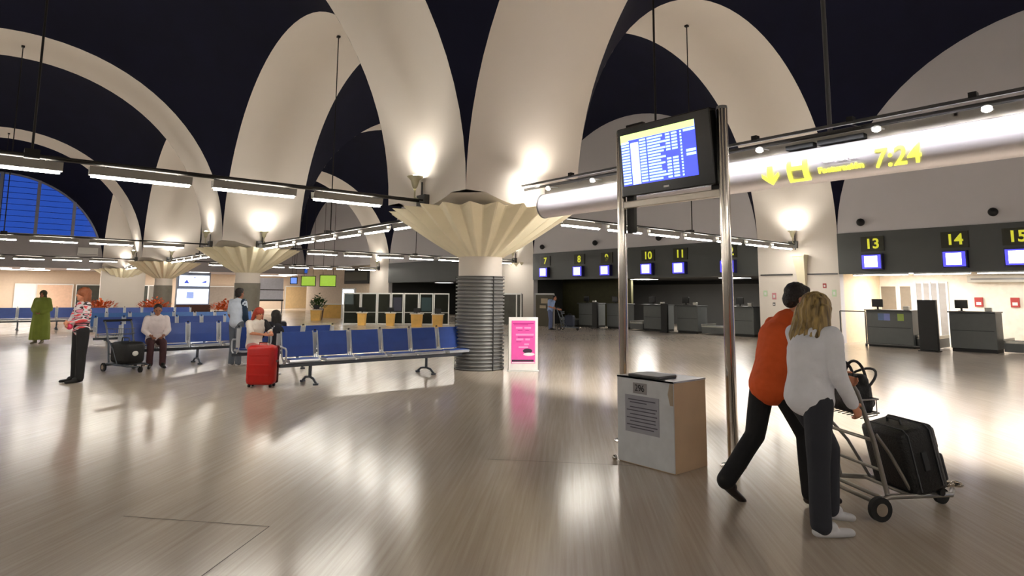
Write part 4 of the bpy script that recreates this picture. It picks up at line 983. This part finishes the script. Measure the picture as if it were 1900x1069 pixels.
# ================================================================== CHECK-IN DESKS
desk_m = mat('desk_grey_laminate', rgb(84, 87, 86), 0.5, var=.05); desk_top = mat('desk_top_dark', rgb(58, 60, 60), .35); steel_tray = mat('scale_steel', rgb(170, 168, 160), .35, .6)
def desk(label, x, y, wdt, mat_=None, posters=False, h=1.15):
    t = thing('check_in_desk', label, 'check-in desk', (x, y, 0), 0, 'check-in desks under the numbers')
    hw = wdt/2
    bm = BM(); box(bm, 0, .7, -hw, hw, .10, h, bev=.01); obj('body', bm, mat_ or desk_m, t)
    bm = BM(); box(bm, .04, .7, -hw+.02, hw-.02, 0, .10); obj('plinth', bm, black_mat, t)
    bm = BM(); box(bm, -.10, .74, -hw-.02, hw+.02, h, h+.04, bev=.008); obj('worktop', bm, desk_top, t)
    bm = BM(); box(bm, -.012, 0, -hw+.05, hw-.05, .62, .635); obj('front_seam', bm, black_mat, t)
    bm = BM(); box(bm, .30, .34, hw-.42, hw-.08, h+.12, h+.38, bev=.01); box(bm, .33, .36, hw-.27, hw-.22, h+.04, h+.14); box(bm, .25, .42, hw-.32, hw-.18, h+.04, h+.055); obj('desk_monitor', bm, black_gloss, t)
    bm = BM(); box(bm, .05, .18, -hw+.10, -hw+.26, h+.04, h+.16, bev=.01); obj('card_reader', bm, steel_tray, t)
    if posters:
        for k, (c, yy) in enumerate((((90, 110, 150), hw-.45), ((120, 130, 190), 0.05), ((150, 170, 80), -.35))):
            bm = BM(); box(bm, -.006, 0, yy-.09, yy+.09, .85, 1.07); obj('leaflet', bm, mat('leaflet_%d' % k, rgb(*c), .6), t)
    return t
def scale(label, x, y, wdt):
    t = thing('baggage_scale', label, 'baggage scale', (x, y, 0), 0, 'baggage scales between the desks')
    bm = BM(); box(bm, 0, 1.0, -wdt/2, wdt/2, .05, .32, bev=.01); obj('base', bm, desk_m, t)
    bm = BM(); box(bm, -.02, 1.0, -wdt/2, -wdt/2+.05, .32, .42); box(bm, -.02, 1.0, wdt/2-.05, wdt/2, .32, .42); box(bm, -.02, .03, -wdt/2, wdt/2, .30, .36); obj('side_guard', bm, steel_tray, t)
    bm = BM(); box(bm, .03, 1.0, -wdt/2+.05, wdt/2-.05, .32, .34); obj('belt', bm, rubber, t)
for lb, y, wd in (('grey check-in desk under number 8, at the far left of the middle hall', 10.85, 1.15), ('grey check-in desk under number 9, left of the left steel pole', 9.0, 1.1),
                  ('grey check-in desk just right of the left steel pole, under number 10', 6.75, 1.15), ('grey check-in desk under number 11', 5.0, 1.05), ('grey check-in desk half hidden by the right steel pole, under number 12', 2.45, 1.0)):
    desk(lb, XW+.3, y, wd)
for lb, y, wd in (('pale baggage scale left of the desk under number 8', 12.2, 1.0), ('pale baggage scale seen behind the left steel pole', 7.75, .75), ('pale double baggage scale right of the desk under number 11', 3.75, 1.1)): scale(lb, XW+.3, y, wd)
for lb, y in (('black upright board between the desks under numbers 8 and 9', 9.93), ('black upright board between the desks under numbers 10 and 11', 5.87)):
    t = thing('display_totem', lb, 'totem', (XW-.1, y, 0), 0, 'black upright boards between the desks')
    bm = BM(); box(bm, -.06, .06, -.16, .16, .03, 1.25, bev=.01); obj('board', bm, black_mat, t)
    bm = BM(); box(bm, -.14, .14, -.18, .18, 0, .03); obj('foot', bm, black_metal, t)
bm = BM()
desk('grey check-in desk with leaflets under number 13', 14.05, -3.15, 1.35, posters=True)
desk('grey slatted check-in desk under number 14', 14.2, -5.35, 1.15, posters=False)
desk('dark check-in desk cut by the right edge of the frame', 14.2, -7.35, 1.3)
scale('low steel baggage scale between the leaflet desk and the black board', 14.25, -4.15, .6)
scale('low steel baggage scale right of the slatted desk', 14.4, -6.3, .55)
t = thing('display_totem', 'tall black free-standing board in front of desks 13 and 14', 'totem', (13.38, -4.46, 0), math.radians(0))
bm = BM(); box(bm, -.08, .08, -.24, .24, .03, 1.52, bev=.01); obj('board', bm, black_mat, t)
bm = BM(); box(bm, -.18, .18, -.26, .26, 0, .03); obj('foot', bm, black_metal, t)
for lb, y0, y1, x in (('low steel rail barrier left of the leaflet desk', -1.65, -2.45, 14.05), ('low floor rail in front of desk 13', -2.5, -4.2, 13.85)):
    t = thing('barrier_rail', lb, 'barrier', (x, 0, 0)); hi = 1.12 if y0 > -2 else .09
    bm = BM(); rod(bm, (0, y0, hi), (0, y1, hi), .02); obj('top_bar', bm, dark_metal, t)
    for yy in (y0, y1):
        bm = BM(); rod(bm, (0, yy, 0), (0, yy, hi), .022); obj('post', bm, dark_metal, t)
# slats on desk 14
# back wall fittings of the bright hall
XB = XW+3.5
for i, (lb, y0, y1, z0, z1, m_) in enumerate((('wide dark office window on the bright back wall behind desk 13', -1.55, -2.05, 1.1, 2.0, mat('office_glass', rgb(128, 118, 104), .3)), ('narrow dark office window beside the wide one on the bright back wall', -2.2, -2.55, 1.05, 2.0, mat('office_glass', rgb(128, 118, 104), .3)))):
    t = thing('office_window', lb, 'window', (XB, (y0+y1)/2, 0)); h = abs(y1-y0)/2
    bm = BM(); box(bm, -.05, 0, -h-.05, h+.05, z0-.05, z1+.05); obj('frame', bm, bright_wall, t)
    bm = BM(); box(bm, -.06, -.045, -h, h, z0, z1); obj('pane', bm, m_, t)
t = thing('door_1', None, None, (XB, -3.2, 0)); t['kind'] = 'structure'
bm = BM(); box(bm, -.04, 0, -.5, .5, 0, 2.1); obj('door_leaf', bm, mat('door_glass_grey', rgb(150, 146, 142), .25), t)
bm = BM()
for yy in (-.5, -.22, .02, .26, .5): box(bm, -.06, -.0, yy-.03, yy+.03, 0, 2.15)
obj('door_frame', bm, white_metal, t)
for lb, y in (('small red fire box on the back wall between desks 13 and 14', -4.62), ('small red fire box on the back wall left of number 15', -5.62)):
    t = thing('fire_box', lb, 'fire box', (XB, y, 1.45), 0, 'red fire boxes on the back wall')
    bm = BM(); box(bm, -.07, 0, -.12, .12, -.16, .16, bev=.01); obj('box_case', bm, mat('dull_red', rgb(170, 60, 56), .5), t)
    bm = BM(); box(bm, -.075, -.07, -.07, .07, -.1, .0); obj('label_plate', bm, white_metal, t)
t = thing('air_duct', 'long pale box duct high on the back wall behind number 14', 'duct', (XB-.005, -5.9, 2.12))
bm = BM(); box(bm, -.3, 0, -1.6, 1.5, 0, .22, bev=.01); obj('duct_case', bm, mat('duct_grey', rgb(206, 204, 196), .5), t)
bm = BM(); box(bm, -.302, -.3, -1.5, 1.4, .08, .14); obj('duct_slot', bm, alu_dull, t)
for lb, y0, y1 in (('bright strip lamp under the fascia over desk 13', -1.9, -3.6), ('bright strip lamp under the fascia over desk 14', -3.75, -5.3), ('bright strip lamp under the fascia at the right edge', -5.45, -8.2), ('strip lamp under the fascia outside the right edge', -8.4, -13)):
    t = thing('strip_lamp', lb, 'strip lamp', (XW+.15, 0, 2.34), 0, 'strip lamps under the front fascia')
    bm = BM(); box(bm, -.05, .05, y1, y0, 0, .045); obj('housing', bm, white_metal, t)
    bm = BM(); box(bm, -.035, .035, y1+.02, y0-.02, -.025, 0); obj('lamp_tube', bm, panel_lit, t)
for y in (-3.0, -6, -9.5): area('desk_hall_lamp', (XW+1.9, y, 2.42), (0, 0, -1), 1.2, 1.6, 20, (1, .97, .93))
t = thing('ceiling_panel_light', 'bright square ceiling light behind desk 13', 'ceiling light', (XW+1.9, -3.0, 2.45)); bm = BM(); box(bm, -.65, .65, -.8, .8, .0, .04); obj('frame', bm, white_metal, t); bm = BM(); box(bm, -.6, .6, -.75, .75, -.01, .0); obj('diffuser', bm, panel_lit, t)
# signs and posters on the pier
for lb, y, z, w_, h_, m_ in (('small red emergency sign on the white pier left of the man', .09, 1.90, .20, .20, red_sign), ('small framed red notice on the pier above the blonde woman', -.98, 1.98, .12, .16, mat('dull_red', rgb(170, 60, 56), .5)),
                         ('pale green notice low on the left part of the pier', 1.25, 1.7, .14, .22, mat('pale_green', rgb(190, 214, 180), .6)), ('small pink picture notice on the left part of the pier', .90, 1.60, .16, .24, mat('dusty_pink', rgb(206, 140, 146), .6)),
                         ('grey wall phone under the pink notice on the pier', .92, 1.30, .09, .12, dark_metal), ('pale green notice at the right edge of the pier', -1.3, 1.72, .14, .24, mat('pale_green', rgb(190, 214, 180), .6))):
    t = thing('wall_notice', lb, 'notice', (XW-.012, y, z)); bm = BM(); box(bm, -.015, 0, -w_/2, w_/2, -h_/2, h_/2); obj('backing', bm, m_, t)
    bm = BM(); box(bm, -.018, -.015, -w_/4, w_/4, -h_/4, h_/5); obj('symbol', bm, white_metal, t)

# ================================================================== MIDDLE BACKGROUND: glass screens, podiums, screens
def gline(i): return Vector((5.91+i*(10.11-5.91), 19.54+i*(16.04-19.54), 0))
gm = bpy.data.materials.new('screen_glass'); gm.use_nodes = True; b = gm.node_tree.nodes['Principled BSDF']; b.inputs['Base Color'].default_value = (.05, .055, .045, 1); b.inputs['Roughness'].default_value = .08; b.inputs['Transmission Weight'].default_value = .6; b.inputs['IOR'].default_value = 1.05
xs = [0, .165, .32, .45, .57, .715, .85, 1.0]
nm = ['leftmost', 'second', 'third', 'fourth', 'fifth', 'sixth', 'seventh']
gang = math.atan2(-3.5, 4.2)
for i in range(7):
    a_ = gline(xs[i]); b_ = gline(xs[i+1]); L_ = (b_-a_).length-.03
    t = thing('glass_screen', '%s of the white framed glass screens left of the ribbed column' % nm[i], 'glass screen', a_, gang, 'glass screens in front of the dark shop')
    bm = BM(); box(bm, 0, .05, -.03, .03, 0, 1.60); box(bm, L_-.05, L_, -.03, .03, 0, 1.60); box(bm, 0, L_, -.03, .03, 1.56, 1.62); box(bm, 0, L_, -.03, .03, .02, .07); box(bm, 0, L_, -.02, .02, .62, .645); obj('frame', bm, white_metal, t)
    bm = BM(); box(bm, .05, L_-.05, -.004, .004, .07, 1.56); obj('glass_pane', bm, gm, t)
    if i in (3, 5):
        bm = BM(); box(bm, .1, L_-.1, -.01, -.005, .7, 1.4); obj('poster', bm, mat('dark_poster_blue' if i == 3 else 'dark_poster_teal', rgb(46, 48, 66) if i == 3 else rgb(28, 56, 60), .5), t)
# dark shop behind
bm = BM(); box(bm, 12.9, 13.0, 14.7, 15.9, 0, 1.62); box(bm, 13.2, 13.3, 11.6, 13.2, 0, 1.62)
t = thing('shop_window', 'dark shop window between the ribbed column and the poster stand', 'shop window', (13.2, 15.2, 0))
bm.free(); bm = BM(); box(bm, 0, .1, -1.2, 1.2, 0, 1.62); obj('dark_glass', bm, shop_dark, t)
bm = BM()
for yy in (-1.2, -.85, 1.2): box(bm, -.03, .0, yy-.04, yy+.04, 0, 1.66)
box(bm, -.03, 0, -1.2, 1.2, 1.58, 1.66); obj('white_frame', bm, white_metal, t)
t = thing('partition', 'olive brown partition panel with pictures beside desk 7', 'partition', (13.6, 12.7, 0))
bm = BM(); box(bm, 0, .06, -.75, .6, 0, 1.62); obj('panel', bm, mat('olive_brown', rgb(58, 52, 32), .6), t)
bm = BM(); box(bm, -.02, 0, -.78, .63, 1.58, 1.66); box(bm, -.02, 0, -.8, -.74, 0, 1.62); obj('edge_frame', bm, alu_dull, t)
bm = BM(); box(bm, -.01, 0, -.3, .2, 1.15, 1.4); box(bm, -.01, 0, -.15, .3, .9, 1.05); obj('pictures', bm, mat('pale_picture', rgb(150, 136, 112), .6), t)
def podium(label, x, y, w_=.42, h=.62):
    t = thing('wooden_podium', label, 'podium', (x, y, 0), math.radians(-40), 'honey coloured podiums by the glass screens')
    bm = BM(); loft(bm, [[Vector((-w_/2*k, -.15, z)), Vector((w_/2*k, -.15, z)), Vector((w_/2*k, .15, z)), Vector((-w_/2*k, .15, z))] for k, z in ((.85, 0), (1, h))]); obj('pedestal', bm, wood, t)
    bm = BM(); box(bm, -w_/2-.04, w_/2+.04, -.2, .2, h, h+.04); obj('top_board', bm, mat('pale_board', rgb(214, 206, 190), .4), t)
    bm = BM(); box(bm, -.16, .16, -.03, .03, h+.08, h+.3, bev=.01); box(bm, -.03, .03, -.02, .02, h+.04, h+.1); obj('dark_screen', bm, black_gloss, t)
podium('honey wood podium nearest to the ribbed column', 8.36, 14.46, .5, .60)
podium('wider honey wood podium, second left of the ribbed column', 7.9, 15.6, .55, .60)
podium('honey wood podium before the fourth glass screen', 7.35, 17.2, .42, .60)
podium('darker honey podium before the second glass screen', 6.3, 18.2, .40, .60)
podium('honey podium under the green plant, left of the glass screens', 6.6, 24.6, .6, .6)
# plants
def plant(label, x, y, h, m_, pot=.35, n=60, spread=.35, cat='potted plant', name='potted_plant', group=None):
    t = thing(name, label, cat, (x, y, 0), 0, group); r_ = random.Random(int(x*100+y))
    bm = BM(); lathe(bm, [(spread*.55, 0), (spread*.75, pot), (spread*.68, pot), (spread*.6, pot-.05)], 20, cap=True); obj('pot', bm, terracotta, t, smooth=True, angle=40)
    bm = BM()
    for k in range(n):
        a_ = r_.uniform(0, 2*PI); rr_ = spread*math.sqrt(r_.random()); z = pot+r_.uniform(0.02, h-pot)*(1-.5*rr_/spread)
        p = Vector((rr_*math.cos(a_), rr_*math.sin(a_), z)); d = Vector((math.cos(a_), math.sin(a_), r_.uniform(.2, 1.2))).normalized()*r_.uniform(.14, .26)
        s = d.cross(Vector((0, 0, 1))).normalized()*.06
        v = [bm.verts.new(q_) for q_ in (p, p+d*.5+s, p+d, p+d*.5-s+Vector((0, 0, .01)))]; bm.faces.new(v)
    for k in range(6):
        a_ = k; rod(bm, (0, 0, pot-.03), (spread*.4*math.cos(a_), spread*.4*math.sin(a_), h*.8), .008, n=5)
    obj('foliage', bm, m_, t); return t
plant('green potted plant left of the glass screens', 7.3, 26.0, 1.55, leaf, .65, 220, .45)
plant('orange leaved planter behind the striped woman', -2.9, 33.4, 1.2, orange_leaf, .45, 260, .75, 'planter', 'planter', 'orange leaved planters at the back')
plant('orange leaved planter right of the farthest column', -.75, 30.2, 1.3, orange_leaf, .45, 320, .85, 'planter', 'planter', 'orange leaved planters at the back')
plant('orange leaved planter between the bright kiosk and the second column', 3.2, 30.4, 1.15, orange_leaf, .45, 320, .85, 'planter', 'planter', 'orange leaved planters at the back')
# bright kiosk
k_ = thing('advertising_kiosk', 'glowing white advertising kiosk with two lit panels, between the farthest columns', 'kiosk', (4.05, 42.0, 0))
bm = BM(); box(bm, -1.15, 1.15, .0, .6, 0, 3.1); obj('cabinet_body', bm, mat('kiosk_grey', rgb(120, 126, 140), .5), k_)
bm = BM(); box(bm, -1.05, 1.05, -.05, 0, 2.05, 2.85); u_ = obj('upper_panel', bm, mat('kiosk_lit', (.8, .85, 1, 1), .4, emit=(.80, .87, 1.0, 1), estr=1.6), k_)
bm = BM()
loft(bm, [[Vector((-.75, y, 2.25)), Vector((-.35, y, 2.25)), Vector((-.55, y, 2.55))] for y in (-.06, -.05)]); loft(bm, [[Vector((.45, y, 2.3)), Vector((.85, y, 2.3)), Vector((.85, y, 2.5))] for y in (-.06, -.05)]); box(bm, -.08, .08, -.06, -.05, 2.65, 2.72)
obj('panel_mark', bm, mat('kiosk_blue', rgb(60, 80, 170), .4, emit=(.05, .08, .5, 1), estr=.6), u_)
bm = BM(); box(bm, -1.15, 1.05, -.05, 0, .70, 1.82); u_ = obj('lower_panel', bm, mat('kiosk_lit', None) if 0 else MATS['kiosk_lit'], k_)
bm = BM(); box(bm, -.5, .0, -.06, -.05, 1.1, 1.6); obj('panel_mark', bm, mat('kiosk_grey_blue', rgb(120, 140, 190), .4, emit=(.25, .32, .6, 1), estr=.6), u_)
bm = BM(); box(bm, -1.2, 1.2, -.3, .0, 0, .62); obj('counter', bm, terracotta, k_)
# screens in the far right back
def hung(name, label, cat, x, y, z0, z1, w_, m_, d=.1, group=None):
    t = thing(name, label, cat, (x, y, 0), math.radians(-30), group)
    bm = BM(); box(bm, -w_/2-.05, w_/2+.05, 0, d, z0-.05, z1+.05); obj('case', bm, black_mat, t)
    bm = BM(); box(bm, -w_/2, w_/2, -.01, 0, z0, z1); obj('panel', bm, m_, t)
    ds = x-A/2; dt = y-2.5*A; zt = Z0+math.sqrt(2*HS*HS-ds*ds-dt*dt)
    for sx_ in (-w_/3, w_/3):
        bm = BM(); rod(bm, (sx_, d/2, z1), (sx_, d/2, zt+.05), .014); obj('hanger_rod', bm, black_metal, t)
    return t
hung('hanging_screen', 'left of the two green hanging screens', 'screen', 11.0, 36.9, 2.15, 2.85, 1.0, green_lit, group='green hanging screens')
hung('hanging_screen', 'right of the two green hanging screens', 'screen', 12.2, 36.0, 2.13, 2.95, 1.15, green_lit, group='green hanging screens')
hung('hanging_screen', 'small blue hanging screen left of the green ones', 'screen', 10.0, 37.3, 2.3, 2.75, .45, mat('pale_blue_lit', rgb(90, 130, 210), .4, emit=(.1, .2, .6, 1), estr=.6))
bm = BM(); box(bm, XW-.08, XW, 33.6, 37.9, 2.35, 3.55)
t = thing('dark_display_board', 'dark rectangular display board right of the green screens', 'display board', (0, 0, 0)); obj('board', bm, black_mat, t)
bm = BM(); box(bm, XW-.10, XW-.08, 33.8, 37.7, 2.6, 3.3); obj('panel', bm, mat('dim_olive', rgb(56, 56, 40), .5), t)
t = thing('white_board', 'large white display board with a black lower rail, left of the green screens', 'display board', (9.2, 40.0, 0), math.radians(-15))
bm = BM(); box(bm, -.95, .95, 0, .08, 1.05, 2.75); obj('board', bm, mat('board_white', rgb(214, 214, 226), .5), t)
bm = BM(); box(bm, -1, 1, -.02, .0, 1.78, 1.84); box(bm, -1, 1, -.05, .1, .92, 1.05); obj('rail', bm, black_mat, t)
for xx in (-.9, .9):
    bm = BM(); box(bm, xx-.04, xx+.04, 0, .08, 0, 1.0); obj('leg', bm, dark_metal, t)
t = thing('snack_counter', 'honey wood counter with white top below the green screens', 'counter', (9.3, 27.5, 0), math.radians(-38))
bm = BM(); box(bm, -1.0, 1.0, 0, .6, 0, .85); obj('front', bm, wood, t)
bm = BM(); box(bm, -1.05, 1.05, -.05, .65, .85, .9); obj('top', bm, white_metal, t)
t = thing('vending_machine', 'brightly lit white machine between the honey counter and the glass screens', 'vending machine', (9.3, 26.2, 0), math.radians(-35))
bm = BM(); box(bm, -.4, .4, 0, .6, 0, 1.9); obj('cabinet_body', bm, white_metal, t)
bm = BM(); box(bm, -.33, .33, -.02, 0, .9, 1.8); obj('lit_front', bm, MATS['kiosk_lit'], t)
# far wall shop fronts
def front(kind, label, x0, x1, z0, z1, m_, y=53.9):
    t = thing(kind, label, 'shop front', ((x0+x1)/2, y, 0)); h = (x1-x0)/2
    bm = BM(); box(bm, -h, h, -.08, 0, z0, z1); obj('panel', bm, m_, t)
    bm = BM(); box(bm, -h-.06, -h, -.1, 0, z0, z1+.08); box(bm, h, h+.06, -.1, 0, z0, z1+.08); box(bm, -h, h, -.1, 0, z1, z1+.08); obj('frame', bm, white_metal, t)
front('wall_panel', 'white door panel on the far wall behind the green robed person', -6.4, -5.1, 0, 2.1, white_metal)
front('wall_panel', 'salmon wall panel between the white door and the dark shop front', -5.0, -2.6, 0, 2.1, pinkwall)
front('shop_front', 'dark shop front behind the farthest column', -2.3, 0.3, 0, 2.1, shop_dark)
front('shop_front', 'dark shop front right of the farthest column', 1.4, 3.0, 0, 2.1, shop_dark)
front('shop_front', 'grey shuttered front left of the glowing kiosk', 3.1, 4.8, 0, 2.1, mat('shutter_grey', rgb(120, 116, 108), .5))
front('wall_panel', 'grey wall panel right of the glowing kiosk', 8.2, 11.5, 0, 2.1, mat('panel_taupe', rgb(150, 140, 130), .6))
front('wall_panel', 'beige shop panel below the green screens', 15.5, 20, 0, 2.2, mat('panel_peach', rgb(222, 190, 140), .6))
# far low-ceiling lights
for lb, x, y in (('bright far ceiling panel at the left edge of the hall', -7.6, 49), ('left of two bright ceiling panels over the far concourse', -5.7, 47.8), ('right of two bright ceiling panels over the far concourse', -2.9, 47.5), ('bright far ceiling panel left of the kiosk', 3.2, 47.5), ('bright far ceiling panel right of the kiosk', 5.6, 47.3), ('bright far ceiling panel behind the white board', 9.5, 47.4), ('bright far ceiling panel behind the green screens', 13.5, 48)):
    t = thing('ceiling_panel_light', lb, 'ceiling light', (x, y, 3.3), 0, 'panel lights of the far concourse')
    bm = BM(); box(bm, -.75, .75, -.5, .5, -.04, 0, bev=.01); obj('frame', bm, white_metal, t)
    bm = BM(); box(bm, -.7, .7, -.45, .45, -.055, -.04); obj('diffuser', bm, panel_lit, t)
for x in (-16, -6, 4, 13): area('concourse_lamp', (x, 50.5, 3.2), (0, 0, -1), 3, 2, 160, (1, .93, .84))
t = thing('wall_box', 'pale rectangular box on the end wall under the arched window', 'wall box', (-2.5, YE, 4.3)); bm = BM(); box(bm, -.65, .65, -.15, 0, 0, .6, bev=.01); obj('case', bm, white_metal, t); bm = BM(); box(bm, -.6, .6, -.16, -.15, .05, .1); obj('seam', bm, alu_dull, t)
for o in bpy.data.objects:
    if o.type == 'LIGHT': o.visible_camera = True
